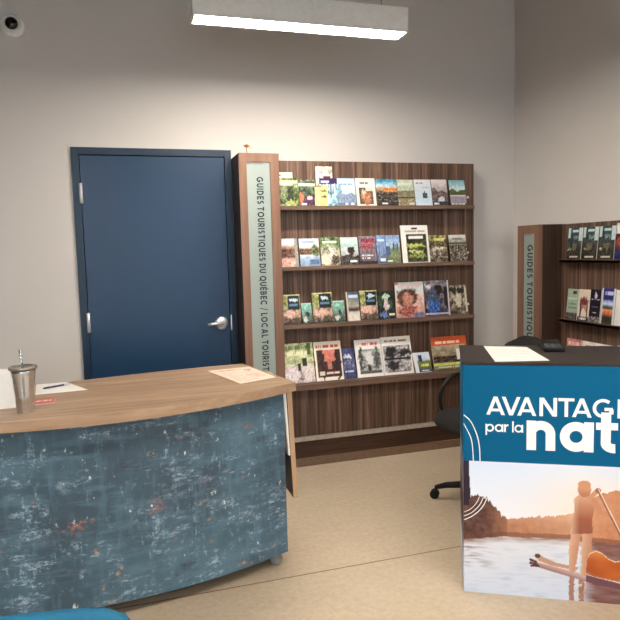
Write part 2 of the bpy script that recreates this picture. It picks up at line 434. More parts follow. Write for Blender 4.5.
# flower ornament on the left pillar
orn = thing('flower_ornament', 'small orange flower ornament standing on top of the tall sign pillar', 'ornament', (.812, 4.03, 2.13))
MB().tube([(0, 0, 0), (.001, 0, .03), (-.002, 0, .052)], .0026, 8).lathe([(.014, 0), (.012, .003)], seg=14).build('stem', M['stem'], orn)
b = MB()
for k in range(7):
    a = 2 * PI * k / 7; c, s_ = math.cos(a), math.sin(a)
    b.add([(0, 0, .048), (.012 * c - .008 * s_, .012 * s_ + .008 * c, .060), (.026 * c, .026 * s_, .064 + .004 * (k % 2)), (.012 * c + .008 * s_, .012 * s_ - .008 * c, .058), (.011 * c, .011 * s_, .052)],
          [(0, 1, 4), (1, 2, 4), (2, 3, 4), (3, 0, 4), (0, 1, 2, 3)])
b.lathe([(.003, .050), (.010, .056), (.010, .066), (.004, .071)], seg=12).build('bloom', M['orange'], orn)
MB().add([(0, 0, .044), (.02, -.006, .052), (.045, -.002, .044), (.02, .006, .046)], [(0, 1, 2, 3)]).add([(0, 0, .0435), (.02, -.006, .0515), (.045, -.002, .0435), (.02, .006, .0455)], [(3, 2, 1, 0)]).build('leaf', M['leaf'], orn)

# ------------------------------------------------------------------ brochure display on the right wall
RX = 2.908; RS = 2.832
rd = thing('brochure_display', 'low dark walnut brochure display along the right wall beyond the white-lettered counter', 'display shelf', (RX, 3.6, 0))
bpy.context.view_layer.update()
rel(MB().box(RX, 2.2, .06, XR - .004, 3.602, 1.64), rd).build('back_panel', M['slat'], rd, .001)
for z in (1.40, 1.0, .605):
    rel(MB().box(RS, 2.24, z - .018, RX - .001, 3.535, z).box(RS, 2.24, z - .018, RS + .006, 3.535, z + .006), rd).build('shelf', M['shelf_y'], rd, .0015)
    rel(MB().box(RX - .012, 3.512, z + .074, RX - .001, 3.526, z + .09), rd).build('shelf_clip', M['white'], rd)
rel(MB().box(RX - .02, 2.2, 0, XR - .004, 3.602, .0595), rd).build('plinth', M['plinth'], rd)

# ------------------------------------------------------------------ printed guides and leaflets
def nz(x, y, s=0): return noise.noise(Vector((x, y, s * 7.31)))      # -1..1
def mixc(a, b, t): t = max(0, min(1, t)); return tuple(p + (q - p) * t for p, q in zip(a, b))
def painter(sp, seed):
    st = sp.get('g'); amp = sp.get('n', 26)
    def f(u, v):
        U_, V_ = u, v
        c = st[0][1]
        for (v0, c0), (v1, c1) in zip(st, st[1:]):
            if v >= v0: c = mixc(c0, c1, (v - v0) / max(1e-6, v1 - v0))
        k = (amp if amp < 9 else amp * 1.25 + 6) * (nz(u * 6, v * 8, seed) * .9 + nz(u * 15, v * 19, seed + 3) * .9 + nz(u * 31, v * 37, seed + 2) * .5)
        c = tuple(q + k for q in c)
        for it in sp.get('s', ()):
            if it[0] == 'r':
                _, u0, v0, u1, v1, cc, am = it
                if u0 <= u <= u1 and v0 <= v <= v1: c = tuple(q + am * (nz(u * 16, v * 20, seed + 9) * 1.5) for q in cc)
            elif it[0] == 'e':
                _, cu, cv, ru, rv, cc, am = it
                uu = u + .12 * nz(u * 7, v * 9, seed + 5) + .05 * nz(u * 19, v * 23, seed + 1); vv = v + .08 * nz(u * 8, v * 8, seed + 7) + .04 * nz(u * 21, v * 19, seed + 2)
                d = ((uu - cu) / ru) ** 2 + ((vv - cv) / rv) ** 2
                if d < 1.3: c = mixc(c, tuple(q + (am + 12) * (nz(u * 16, v * 20, seed + 4) + nz(u * 30, v * 34, seed)) * 1.4 for q in cc), (1.3 - d) / .5)
            elif it[0] == 'm':   # ridge: everything below height v0 + noise
                _, v0, am, cc, na = it
                if v < v0 + am * nz(u * 3.2, 0, seed + 6): c = tuple(q + na * (nz(u * 13, v * 17, seed + 2) * 1.6) for q in cc)
            elif it[0] == 't' and it[5][0] < 0: pass
            elif it[0] == 't':   # line of lettering blurred by size
                _, u0, v0, u1, v1, cc = it
                if u0 <= u <= u1 and v0 <= v <= v1 and nz(u * 40, v0 * 5, seed + 8) > -.25: c = cc
        g = .3 * c[0] + .59 * c[1] + .11 * c[2]
        if g < 205: c = tuple(112 + ((q - g) * .76 + g - 120) * 1.25 for q in c)
        else: c = tuple(q * .97 for q in c)
        return c
    return f
W = (240, 240, 238)
DES = {
 'cream_behind': dict(g=[(0, (226, 224, 190)), (1, (236, 232, 204))], n=6, s=[('t', .05, .90, .35, .94, (110, 112, 96)), ('t', .55, .9, .8, .93, (150, 150, 130))]),
 'jungle': dict(g=[(0, (96, 110, 60)), (.5, (104, 122, 74)), (1, (120, 130, 88))], n=44, s=[('r', 0, .82, .95, .9, (216, 218, 170), 10), ('r', 0, .74, .7, .8, (212, 214, 172), 14), ('e', .55, .35, .16, .34, (64, 72, 46), 20), ('e', .2, .6, .16, .14, (134, 140, 110), 20), ('e', .6, .12, .3, .1, (158, 170, 92), 20), ('t', .05, .03, .5, .07, (210, 210, 190))]),
 'green_party': dict(g=[(0, (84, 50, 72)), (.35, (70, 60, 60)), (.5, (66, 92, 60)), (1, (96, 104, 78))], n=40, s=[('r', 0, .76, .95, .86, (214, 222, 200), 12), ('r', .4, .88, .95, .97, (92, 84, 60), 30), ('e', .12, .28, .12, .2, (226, 110, 70), 16), ('e', .62, .3, .16, .08, (228, 170, 190), 12), ('r', .3, .12, .9, .24, (92, 44, 92), 14), ('t', .1, .03, .4, .1, (230, 220, 226))]),
 'yellow': dict(g=[(0, (206, 196, 120)), (1, (210, 200, 134))], n=20, s=[('e', .7, .72, .25, .05, (124, 104, 60), 10), ('e', .75, .45, .22, .06, (120, 90, 60), 10), ('e', .3, .3, .12, .3, (222, 214, 160), 10), ('r', 0, .92, .5, 1, (150, 130, 90), 30)]),
 'floral': dict(g=[(0, (190, 170, 150)), (1, (220, 205, 190))], n=60, s=[('r', .3, .74, .95, .82, (226, 206, 196), 14), ('r', .45, .7, .9, .75, (110, 60, 50), 10)]),
 'purple_forest': dict(g=[(0, (110, 160, 176)), (.3, (150, 190, 206)), (1, (130, 150, 160))], n=60, s=[('r', 0, .8, 1, 1, (72, 48, 110), 6), ('r', .08, .84, .55, .9, (216, 210, 230), 0), ('r', .1, .3, .16, .8, (84, 92, 98), 20), ('r', .4, .36, .46, .8, (226, 234, 238), 10), ('r', .62, .3, .68, .8, (80, 92, 96), 20), ('r', .82, .4, .9, .8, (214, 226, 232), 10), ('e', .3, .2, .22, .1, (220, 232, 240), 16)]),
 'blue_mountain': dict(g=[(0, (120, 140, 170)), (.25, (150, 172, 200)), (.6, (190, 206, 224)), (1, (176, 206, 232))], n=16, s=[('t', .15, .76, .85, .82, (120, 140, 170)), ('e', .12, .5, .14, .3, (110, 160, 180), 20), ('m', .42, .16, (128, 144, 172), 26), ('r', .0, .0, 1, .12, (110, 124, 150), 20), ('t', .35, .05, .55, .1, W), ('t', .7, .05, .9, .1, W)]),
 'white_portrait': dict(g=[(0, (232, 226, 214)), (1, (236, 230, 220))], n=4, s=[('t', .2, .80, .65, .85, (130, 120, 110)), ('r', .14, .06, .86, .66, (98, 86, 70), 40), ('e', .5, .28, .26, .24, (176, 116, 84), 24), ('e', .36, .52, .1, .08, (214, 190, 160), 14), ('r', .5, .55, .86, .66, (196, 190, 176), 12)]),
 'crowd': dict(g=[(0, (64, 56, 54)), (.5, (110, 88, 70)), (.66, (206, 160, 120)), (.72, (190, 196, 196)), (.82, (120, 176, 200)), (1, (60, 130, 168))], n=26, s=[('r', .4, .5, 1, .66, (206, 128, 72), 44), ('r', 0, .1, 1, .52, (84, 78, 72), 80), ('r', .22, .06, .5, .12, W, 0)]),
 'olive_land': dict(g=[(0, (132, 122, 96)), (.35, (140, 130, 104)), (.55, (124, 122, 96)), (.6, (172, 178, 156)), (1, (168, 182, 160))], n=18, s=[('r', .08, .78, .9, .88, (206, 212, 196), 4), ('r', 0, .3, 1, .34, (82, 74, 58), 12), ('m', .22, .08, (150, 140, 112), 40), ('t', .6, .04, .95, .1, W)]),
 'pale_ship': dict(g=[(0, (176, 196, 216)), (.3, (196, 212, 226)), (1, (216, 216, 220))], n=8, s=[('t', .1, .84, .5, .88, (120, 120, 130)), ('t', .45, .68, .9, .72, (170, 140, 150)), ('e', .2, .56, .1, .07, (184, 190, 210), 6), ('r', .45, .28, .72, .48, (70, 84, 104), 30), ('r', .56, .4, .6, .56, (90, 96, 110), 10), ('r', .1, .05, .9, .09, (232, 236, 240), 0)]),
 'pale_rock': dict(g=[(0, (120, 110, 112)), (.4, (150, 142, 148)), (1, (214, 204, 206))], n=10, s=[('m', .58, .2, (112, 96, 94), 34), ('e', .55, .2, .2, .14, (200, 204, 216), 20), ('r', 0, 0, 1, .16, (70, 70, 76), 24), ('t', .08, .04, .4, .1, W)]),
 'teal_hill': dict(g=[(0, (150, 140, 156)), (.3, (160, 148, 164)), (.44, (176, 166, 176)), (.6, (196, 212, 214)), (1, (112, 168, 182))], n=10, s=[('m', .6, .12, (96, 100, 62), 18), ('r', 0, .36, 1, .42, (212, 206, 190), 4), ('r', 0, .08, 1, .36, (152, 140, 158), 12), ('t', .05, .03, .9, .08, (206, 204, 200))]),
 'canyon': dict(g=[(0, (196, 150, 136)), (.25, (206, 164, 150)), (.35, (104, 70, 56)), (.6, (132, 92, 70)), (.7, (190, 150, 126)), (.8, (188, 196, 204)), (1, (206, 216, 222))], n=24, s=[('r', .05, .8, .8, .87, W, 0), ('r', .0, .35, .7, .6, (106, 70, 54), 60), ('e', .3, .2, .36, .12, (206, 150, 140), 20), ('r', .84, 0, 1, 1, (150, 150, 140), 30)]),
 'village': dict(g=[(0, (128, 152, 186)), (.3, (156, 176, 206)), (.4, (200, 200, 196)), (.48, (130, 96, 74)), (.62, (150, 124, 104)), (.68, (210, 206, 200)), (1, (206, 218, 230))], n=16, s=[('r', .15, .83, .75, .9, (150, 170, 196), 6), ('r', 0, .42, .6, .6, (116, 84, 64), 60), ('e', .8, .55, .18, .2, (96, 116, 70), 30), ('r', .5, .06, .95, .24, (96, 122, 164), 30)]),
 'green_white': dict(g=[(0, (130, 116, 96)), (.3, (170, 160, 140)), (.55, (150, 148, 120)), (.75, (116, 138, 92)), (1, (88, 116, 72))], n=50, s=[('r', .12, .8, .85, .86, (230, 240, 216), 6), ('e', .6, .45, .2, .2, (206, 200, 186), 40), ('e', .25, .2, .25, .2, (214, 206, 186), 30), ('e', .75, .2, .2, .16, (90, 76, 58), 30)]),
 'rock_person': dict(g=[(0, (60, 58, 60)), (.2, (150, 150, 152)), (.55, (196, 200, 200)), (.7, (170, 200, 196)), (1, (214, 222, 220))], n=14, s=[('e', .58, .5, .2, .14, (66, 52, 46), 16), ('m', .34, .14, (78, 72, 72), 50), ('t', .5, .1, .9, .15, W), ('r', .08, .85, .6, .9, W, 0)]),
 'red_title': dict(g=[(0, (110, 96, 106)), (.4, (130, 116, 124)), (1, (140, 130, 140))], n=26, s=[('r', .15, .76, .95, .92, (160, 64, 76), 60), ('r', .15, .55, .8, .72, (168, 74, 84), 60), ('t', .1, .3, .8, .34, W), ('t', .1, .2, .6, .24, W), ('r', 0, 0, 1, .1, (72, 60, 66), 10)]),
 'blue_slim': dict(g=[(0, (96, 108, 140)), (.4, (120, 140, 180)), (1, (124, 156, 204))], n=24, s=[('r', .1, .8, .9, .86, (190, 206, 230), 0), ('r', .3, .1, .9, .18, W, 0)]),
 'lake_town': dict(g=[(0, (108, 116, 84)), (.5, (130, 142, 108)), (.6, (156, 176, 200)), (1, (128, 158, 200))], n=20, s=[('r', .5, .5, .6, .72, (66, 84, 110), 6), ('r', .66, .5, .72, .66, (66, 84, 110), 6), ('r', .78, .5, .86, .7, (70, 86, 108), 6), ('e', .6, .35, .4, .15, (122, 136, 96), 24), ('r', 0, .3, .25, .6, (84, 108, 150), 20), ('t', .05, .06, .4, .12, W)]),
 'white_holder': dict(g=[(0, (238, 234, 228)), (1, (240, 236, 230))], n=3, s=[('r', .4, .90, .62, .93, (70, 66, 60), 0), ('t', .15, .82, .9, .85, (176, 160, 150)), ('r', .18, .02, .92, .74, (70, 72, 44), 40), ('r', .28, .64, .8, .7, W, 0), ('e', .55, .45, .34, .05, (176, 186, 96), 20), ('e', .5, .3, .3, .04, (190, 196, 120), 20), ('e', .55, .18, .35, .04, (150, 160, 90), 20), ('r', .18, .74, .92, .76, (90, 80, 60), 0)]),
 'yellow_header': dict(g=[(0, (104, 94, 78)), (.5, (120, 108, 92)), (.66, (92, 86, 60)), (1, (150, 146, 84))], n=70, s=[('r', .3, .78, .9, .88, (206, 196, 110), 30), ('e', .5, .5, .4, .04, (210, 200, 176), 10)]),
 'white_header': dict(g=[(0, (104, 96, 84)), (.6, (120, 112, 98)), (.68, (150, 146, 134)), (1, (206, 206, 196))], n=16, s=[('r', 0, 0, 1, .62, (112, 102, 88), 80), ('r', .2, .82, .8, .88, (120, 126, 116), 0), ('r', 0, .66, 1, .7, (60, 60, 50), 10)]),
 'yellow_box': dict(g=[(0, (60, 52, 44)), (.12, (120, 96, 80)), (.35, (176, 142, 122)), (.5, (150, 136, 112)), (.62, (140, 142, 84)), (.95, (146, 148, 80)), (1, (220, 206, 150))], n=44, s=[('r', .34, .50, .96, .96, (24, 40, 54), 0), ('e', .62, .82, .22, .06, (188, 206, 220), 8), ('r', .4, .62, .86, .68, (92, 130, 160), 10), ('e', .4, .35, .3, .12, (204, 162, 146), 20), ('e', .7, .14, .22, .07, (92, 80, 62), 20)]),
 'teal_small': dict(g=[(0, (56, 70, 66)), (.3, (104, 116, 110)), (.55, (110, 156, 142)), (1, (112, 176, 156))], n=26, s=[('e', .55, .45, .2, .12, (44, 62, 58), 10), ('e', .3, .2, .2, .12, (190, 190, 180), 20), ('e', .4, .82, .16, .08, (146, 202, 184), 10), ('r', 0, .96, 1, 1, (206, 216, 206), 0)]),
 'grey_strip': dict(g=[(0, (206, 196, 184)), (.28, (190, 180, 170)), (.4, (92, 74, 62)), (.5, (160, 152, 140)), (.7, (130, 132, 120)), (.76, (112, 128, 150)), (1, (84, 100, 126))], n=14, s=[('r', .2, .8, .95, .88, (196, 206, 220), 6), ('r', .2, .34, .9, .42, (78, 58, 50), 20), ('r', 0, 0, .1, 1, (190, 176, 164), 0)]),
 'dark_dancer': dict(g=[(0, (36, 40, 48)), (1, (40, 46, 44))], n=30, s=[('e', .5, .8, .25, .08, (170, 196, 166), 30), ('e', .5, .5, .16, .24, (196, 176, 176), 30), ('e', .35, .14, .22, .1, (96, 120, 176), 20), ('e', .78, .5, .1, .16, (50, 110, 60), 20), ('r', .62, .12, .95, .18, (206, 206, 150), 10), ('e', .15, .6, .1, .18, (60, 92, 60), 20)]),
 'big_portrait': dict(g=[(0, (176, 130, 120)), (.3, (206, 166, 150)), (.6, (216, 196, 186)), (.85, (190, 206, 212)), (1, (222, 212, 206))], n=12, s=[('e', .42, .58, .36, .24, (96, 66, 54), 16), ('e', .42, .52, .18, .2, (184, 128, 106), 10), ('e', .4, .2, .34, .16, (164, 92, 82), 30), ('r', .02, .93, .12, .98, (206, 80, 70), 0), ('t', .12, .84, .9, .92, (214, 176, 170)), ('e', .86, .42, .1, .2, (206, 156, 150), 20), ('e', .8, .06, .2, .06, (92, 110, 160), 10)]),
 'blue_figure': dict(g=[(0, (70, 60, 72)), (.5, (96, 90, 100)), (1, (140, 132, 136))], n=40, s=[('e', .38, .26, .24, .26, (56, 104, 176), 26), ('e', .36, .56, .16, .16, (76, 92, 120), 20), ('e', .62, .7, .14, .14, (60, 44, 44), 10), ('e', .6, .8, .16, .04, (36, 30, 34), 4), ('r', .8, .3, 1, .8, (50, 34, 40), 12), ('e', .15, .84, .12, .05, (216, 206, 216), 6), ('r', 0, .03, 1, .09, (170, 166, 190), 10), ('r', .94, 0, 1, 1, (226, 216, 222), 0)]),
 'beige_dark': dict(g=[(0, (96, 84, 68)), (.5, (130, 118, 98)), (1, (140, 132, 110))], n=60, s=[('e', .25, .82, .2, .1, (60, 56, 50), 20), ('e', .7, .82, .2, .1, (56, 54, 48), 20), ('e', .5, .5, .14, .24, (190, 182, 160), 20), ('r', .9, .1, 1, .9, (196, 190, 170), 10)]),
 'green_cover': dict(g=[(0, (150, 130, 130)), (.35, (196, 180, 176)), (.5, (170, 174, 130)), (.75, (186, 192, 140)), (1, (176, 186, 130))], n=40, s=[('t', .08, .84, .9, .93, (122, 146, 84)), ('t', .1, .7, .9, .79, (226, 226, 190)), ('r', .62, .42, .78, .6, (50, 56, 36), 10), ('r', .8, .7, .92, .98, (90, 110, 60), 20), ('r', .44, .1, .54, .48, (54, 40, 46), 14), ('e', .25, .2, .24, .2, (214, 200, 204), 24), ('e', .8, .2, .2, .2, (210, 194, 190), 24)]),
 'red_forest': dict(g=[(0, (238, 226, 210)), (1, (240, 226, 206))], n=4, s=[('t', .08, .84, .88, .92, (206, 92, 72)), ('r', .08, .1, .95, .78, (86, 46, 40), 20), ('r', .3, .5, .75, .78, (206, 120, 104), 16), ('r', .45, .3, .62, .5, (190, 116, 100), 16), ('e', .25, .4, .1, .36, (64, 36, 32), 6), ('e', .82, .4, .1, .36, (60, 34, 32), 6), ('r', .14, .14, .34, .24, (216, 206, 190), 0), ('t', .4, .17, .85, .2, (226, 206, 190)), ('r', .0, .4, .02, .5, (90, 60, 50), 0)]),
 'violet': dict(g=[(0, (64, 72, 118)), (.4, (84, 92, 136)), (1, (72, 76, 124))], n=20, s=[('e', .45, .72, .3, .06, (216, 214, 226), 10), ('r', .1, .36, .9, .6, (104, 108, 146), 50), ('t', .1, .22, .8, .27, (190, 196, 220))]),
 'grey_forest': dict(g=[(0, (238, 234, 230)), (1, (240, 234, 230))], n=3, s=[('t', .24, .84, .85, .92, (220, 110, 92)), ('r', .1, .1, .94, .74, (150, 152, 152), 44), ('e', .2, .5, .08, .3, (84, 88, 88), 20), ('e', .8, .5, .1, .3, (92, 96, 96), 20), ('r', .42, .14, .56, .4, (66, 64, 62), 10), ('e', .5, .5, .16, .2, (206, 206, 204), 16), ('r', .1, .1, .94, .16, (96, 92, 88), 10)]),
 'bw_white': dict(g=[(0, (236, 230, 224)), (1, (240, 234, 226))], n=3, s=[('t', .12, .87, .9, .91, (130, 124, 120)), ('r', .05, .1, .95, .76, (150, 146, 150), 60), ('e', .28, .6, .2, .16, (52, 48, 50), 20), ('e', .75, .56, .22, .08, (60, 56, 58), 14), ('r', .05, .38, .95, .43, (40, 36, 38), 6), ('e', .35, .24, .2, .12, (56, 52, 54), 14), ('r', .1, .06, .9, .09, (120, 112, 108), 0)]),
 'field_card': dict(g=[(0, (64, 72, 120)), (.12, (76, 84, 126)), (.2, (92, 108, 60)), (.55, (120, 132, 76)), (.6, (170, 180, 206)), (1, (206, 212, 230))], n=12, s=[('r', 0, 0, .2, 1, (226, 226, 230), 0), ('r', .3, .55, .5, .86, (64, 74, 96), 10), ('t', .4, .28, .85, .42, (206, 206, 90)), ('t', .4, .06, .8, .12, W), ('r', .2, .0, 1, .02, W, 0)]),
 'orange_head': dict(g=[(0, (96, 92, 60)), (.15, (120, 120, 80)), (.3, (110, 92, 72)), (.45, (150, 136, 112)), (.7, (160, 148, 124)), (1, (160, 150, 126))], n=20, s=[('r', 0, .74, 1, 1, (214, 92, 46), 8), ('t', .1, .8, .8, .86, (240, 200, 176)), ('r', .02, .24, .98, .4, (70, 52, 42), 60), ('r', .66, .3, .92, .62, (232, 226, 216), 2), ('r', 0, .14, .8, .2, (176, 190, 92), 20), ('t', .1, .06, .7, .1, (190, 180, 160))]),
 'teal_leaflet': dict(g=[(0, (60, 54, 48)), (.3, (72, 68, 56)), (.5, (80, 84, 78)), (.7, (46, 76, 80)), (1, (44, 92, 96))], n=26, s=[('r', .3, .86, .72, .93, (206, 224, 222), 0), ('r', 0, .68, .16, 1, (206, 222, 222), 6), ('r', .76, .6, 1, 1, (206, 220, 222), 20), ('e', .12, .32, .12, .04, (196, 200, 190), 0), ('r', .2, .07, .8, .1, (206, 200, 180), 0), ('e', .5, .4, .2, .1, (120, 112, 92), 16), ('e', .55, .7, .2, .06, (130, 146, 140), 16)]),
 'red_blue': dict(g=[(0, (44, 52, 110)), (.25, (54, 60, 122)), (.35, (120, 50, 50)), (.5, (150, 70, 56)), (.7, (70, 40, 60)), (.72, (232, 228, 226)), (1, (236, 232, 230))], n=18, s=[('e', .35, .5, .3, .12, (196, 84, 62), 30)]),
 'sage': dict(g=[(0, (70, 70, 66)), (.2, (104, 104, 98)), (.25, (150, 168, 146)), (1, (152, 172, 150))], n=8, s=[('r', 0, .0, 1, .2, (90, 88, 84), 60), ('r', .5, .84, .82, .94, (64, 70, 64), 10), ('t', .1, .66, .9, .72, (190, 206, 186)), ('t', .1, .5, .9, .54, (112, 132, 110)), ('t', .1, .36, .9, .4, (112, 132, 110))]),
 'cream_house': dict(g=[(0, (210, 190, 170)), (1, (226, 212, 190))], n=6, s=[('e', .5, .56, .38, .2, (132, 66, 56), 14), ('r', .22, .3, .8, .5, (176, 130, 112), 20), ('e', .5, .3, .2, .1, (226, 206, 196), 20), ('r', 0, 0, 1, .14, (50, 40, 40), 20), ('r', .18, .14, .3, .5, (56, 36, 30), 10), ('r', .78, .14, .9, .5, (56, 36, 30), 10), ('t', .15, .05, .8, .1, W)]),
 'purple_night': dict(g=[(0, (50, 44, 50)), (.2, (46, 38, 56)), (1, (48, 36, 62))], n=8, s=[('e', .5, .82, .12, .08, (226, 222, 226), 0), ('t', .1, .68, .9, .72, (210, 206, 216)), ('t', .2, .46, .8, .48, (130, 120, 146)), ('t', .3, .28, .7, .3, (190, 184, 200)), ('r', 0, 0, 1, .18, (120, 112, 104), 90)]),
 'sunset': dict(g=[(0, (90, 76, 66)), (.12, (60, 66, 46)), (.2, (70, 62, 50)), (.28, (196, 96, 60)), (.4, (226, 150, 96)), (.46, (60, 66, 80)), (.56, (196, 206, 220)), (.66, (130, 150, 200)), (.7, (52, 50, 130)), (1, (56, 56, 146))], n=14, s=[('t', .2, .82, .85, .9, (190, 196, 226)), ('r', 0, 0, .1, 1, (216, 220, 226), 0), ('r', .9, 0, 1, 1, (216, 220, 226), 0)]),
 'white_card': dict(g=[(0, (232, 226, 224)), (1, (236, 234, 234))], n=5, s=[('r', .45, .14, 1, .5, (96, 70, 64), 20), ('t', .1, .86, .9, .9, (190, 196, 196))]),
 'pink_mag': dict(g=[(0, (200, 120, 112)), (1, (206, 124, 116))], n=14, s=[('t', .1, .85, .9, .94, (226, 190, 184))]),
 'cream_mag': dict(g=[(0, (216, 196, 184)), (.8, (220, 204, 194)), (1, (232, 222, 212))], n=10, s=[('t', .1, .82, .9, .9, (190, 96, 86))]),
}
def booklet(name, key, label, cat, W_, H_, th, org, ax, out, lean, seed, group, bulk=False):
    """standing booklet: org = lower left corner as one faces the cover, ax = width direction, out = facing direction"""
    ax = Vector(ax); out = Vector(out); up = (Vector((0, 0, 1)) * math.cos(lean) - out * math.sin(lean)).normalized()
    nrm = ax.cross(up).normalized(); 
    if nrm.dot(out) < 0: nrm = -nrm
    root_loc = Vector(org) + ax * W_ / 2
    R_ = Matrix((ax, -nrm, up)).transposed().to_4x4()
    # local: x width centred, y into the wall, z up; lifted so that no corner dips below the shelf
    f = painter(DES[key], seed); nu = 22 if W_ < .1 else 32; nv = 40
    cb = MB(); e = .0006
    cb.grid(lambda u, v: ((u - .5) * W_, 0, v * H_), nu, nv, f)
    spine = L(tuple(max(0, min(255, q)) for q in f(.02, .5)))
    cb.add([(-W_ / 2, 0, 0), (-W_ / 2, 0, H_), (-W_ / 2, th, H_), (-W_ / 2, th, 0)], [(0, 1, 2, 3)], 0, spine)
    cb.add([(-W_ / 2, th, 0), (-W_ / 2, th, H_), (W_ / 2, th, H_), (W_ / 2, th, 0)], [(0, 1, 2, 3)], 0, L((200, 198, 192)))
    if not bulk:
        pc = L((226, 222, 214))
        x0, x1 = -W_ / 2, W_ / 2
        cb.add([(x1, 0, 0), (x1, th, 0), (x1, th, H_), (x1, 0, H_)], [(0, 1, 2, 3)], 0, pc)
        cb.add([(x0, 0, H_), (x1, 0, H_), (x1, th, H_), (x0, th, H_)], [(0, 1, 2, 3)], 0, pc)
        cb.add([(x0, 0, 0), (x0, th, 0), (x1, th, 0), (x1, 0, 0)], [(0, 1, 2, 3)], 0, pc)
    o = cb.build(name, M['print'])
    o.matrix_world = Matrix.Translation(root_loc + Vector((0, 0, .0008 + th * math.sin(lean)))) @ R_
    tag(o, label, cat, group)
    if bulk:
        MB().box(-W_ / 2 + e, e, .0012, W_ / 2 - .0015, th - e, H_ - .0012).build('pages', M['paper'], o)
    return o
def lf(y, base_z, items, group):
    for i, (key, x0, x1, z, h, dy, th, name, label) in enumerate(items):
        top = math.atan2(max(.004, PY - .006 - (y + dy) - th), h) if dy >= 0 else math.atan2(PY - .012 - (y + dy) - th, h)
        booklet(name, key, label, 'leaflet' if name == 'leaflet' else 'brochure', x1 - x0 - .002, h, th, (x0 + .001, y + dy, base_z), (1, 0, 0), (0, -1, 0), top * {'jungle': .3, 'purple_forest': .3, 'yellow': .12}.get(key, .9), 10 + i * 3 + int(base_z * 10), group, bulk=th > .0075)
G1, G2, G3, G4 = ('brochures on the %s shelf of the tall display' % s for s in ('top', 'second', 'third', 'bottom'))
B = 'brochure'; Lf = 'leaflet'; GD = 'tourist_guide'
lf(4.012, 1.80, [
 ('cream_behind', 1.022, 1.122, 0, .228, .022, .004, Lf, 'cream topped leaflet sticking up behind the jungle green brochure, top shelf'),
 ('jungle', 1.023, 1.152, 0, .187, 0, .006, B, 'jungle green brochure with pale title bands, leftmost at the front of the top shelf'),
 ('green_party', 1.158, 1.281, 0, .182, 0, .006, B, 'dark green and plum brochure with an orange dab, left of the small yellow leaflet'),
 ('yellow', 1.258, 1.349, 0, .137, -.014, .003, Lf, 'small pale yellow leaflet standing in front on the top shelf'),
 ('floral', 1.283, 1.403, 0, .270, .024, .004, Lf, 'pale flowery leaflet sticking up highest behind the purple headed brochure'),
 ('purple_forest', 1.299, 1.426, 0, .188, .002, .006, B, 'purple headed brochure with an icy blue forest picture'),
 ('blue_mountain', 1.429, 1.562, 0, .194, 0, .006, B, 'pale blue mountain brochure on the top shelf'),
 ('white_portrait', 1.567, 1.711, 0, .196, 0, .006, B, 'white brochure with a framed brown photo, fourth wide cover on the top shelf'),
 ('crowd', 1.714, 1.875, 0, .192, 0, .006, B, 'brochure with turquoise sky over an orange and brown crowd'),
 ('olive_land', 1.877, 2.006, 0, .189, 0, .005, B, 'olive grey landscape brochure right of the turquoise sky one'),
 ('pale_ship', 2.010, 2.142, 0, .191, 0, .005, B, 'pale grey blue brochure with a small dark ship'),
 ('pale_rock', 2.144, 2.269, 0, .192, 0, .005, B, 'pale pink skied brochure with a dark rock shore'),
 ('teal_hill', 2.286, 2.416, 0, .189, 0, .005, B, 'teal sky and green hill brochure at the right end of the top shelf')], G1)
lf(4.012, 1.40, [
 ('canyon', 1.013, 1.141, 0, .192, 0, .005, B, 'rust and pink canyon brochure at the left end of the second shelf'),
 ('village', 1.150, 1.293, 0, .190, 0, .005, B, 'brochure with pale sky, brown village and blue water'),
 ('green_white', 1.300, 1.440, 0, .197, 0, .005, B, 'green headed brochure with busy cream and brown picture, second shelf'),
 ('rock_person', 1.446, 1.575, 0, .193, 0, .005, B, 'pale sky brochure with a person sitting on dark rocks'),
 ('red_title', 1.583, 1.709, 0, .199, 0, .005, B, 'grey mauve brochure with dark red title lettering'),
 ('blue_slim', 1.713, 1.783, 0, .203, 0, .004, Lf, 'slim blue leaflet between the dark red title and the lake town brochure'),
 ('lake_town', 1.785, 1.893, 0, .201, .002, .005, B, 'brochure with blue sky and town towers above a green bank'),
 ('white_holder', 1.897, 2.110, 0, .268, -.018, .009, GD, 'tall white guide with a green inset picture, tallest on the second shelf'),
 ('yellow_header', 2.119, 2.264, 0, .196, 0, .005, B, 'dark brochure with a yellow green header right of the tall white guide'),
 ('white_header', 2.283, 2.425, 0, .195, 0, .005, B, 'dark grey brochure with a white header at the right end of the second shelf')], G2)
lf(4.012, 1.01, [
 ('yellow_box', 1.017, 1.147, 0, .203, 0, .008, GD, 'yellow guide with a navy picture box, leftmost of three alike on the third shelf'),
 ('teal_small', 1.155, 1.229, 0, .143, 0, .003, Lf, 'small teal leaflet between the left and middle yellow guides with navy boxes'),
 ('yellow_box', 1.233, 1.377, 0, .207, 0, .008, GD, 'yellow guide with a navy picture box, middle of three alike on the third shelf'),
 ('teal_small', 1.381, 1.467, 0, .148, 0, .003, Lf, 'small teal leaflet just left of the slim grey striped brochure'),
 ('grey_strip', 1.480, 1.574, 0, .205, 0, .005, B, 'slim grey blue and cream striped brochure on the third shelf'),
 ('yellow_box', 1.580, 1.712, 0, .207, 0, .008, GD, 'yellow guide with a navy picture box, rightmost of three alike on the third shelf'),
 ('dark_dancer', 1.715, 1.845, 0, .199, 0, .006, B, 'dark brochure with a pale dressed figure amid green spots'),
 ('big_portrait', 1.848, 2.072, 0, .254, -.004, .01, GD, 'large pale pink guide with a curly haired portrait'),
 ('blue_figure', 2.076, 2.274, 0, .256, -.002, .01, GD, 'large guide with a figure in a bright blue gown and dark hat'),
 ('beige_dark', 2.279, 2.426, 0, .216, 0, .006, B, 'beige and dark patterned brochure at the right end of the third shelf')], G3)
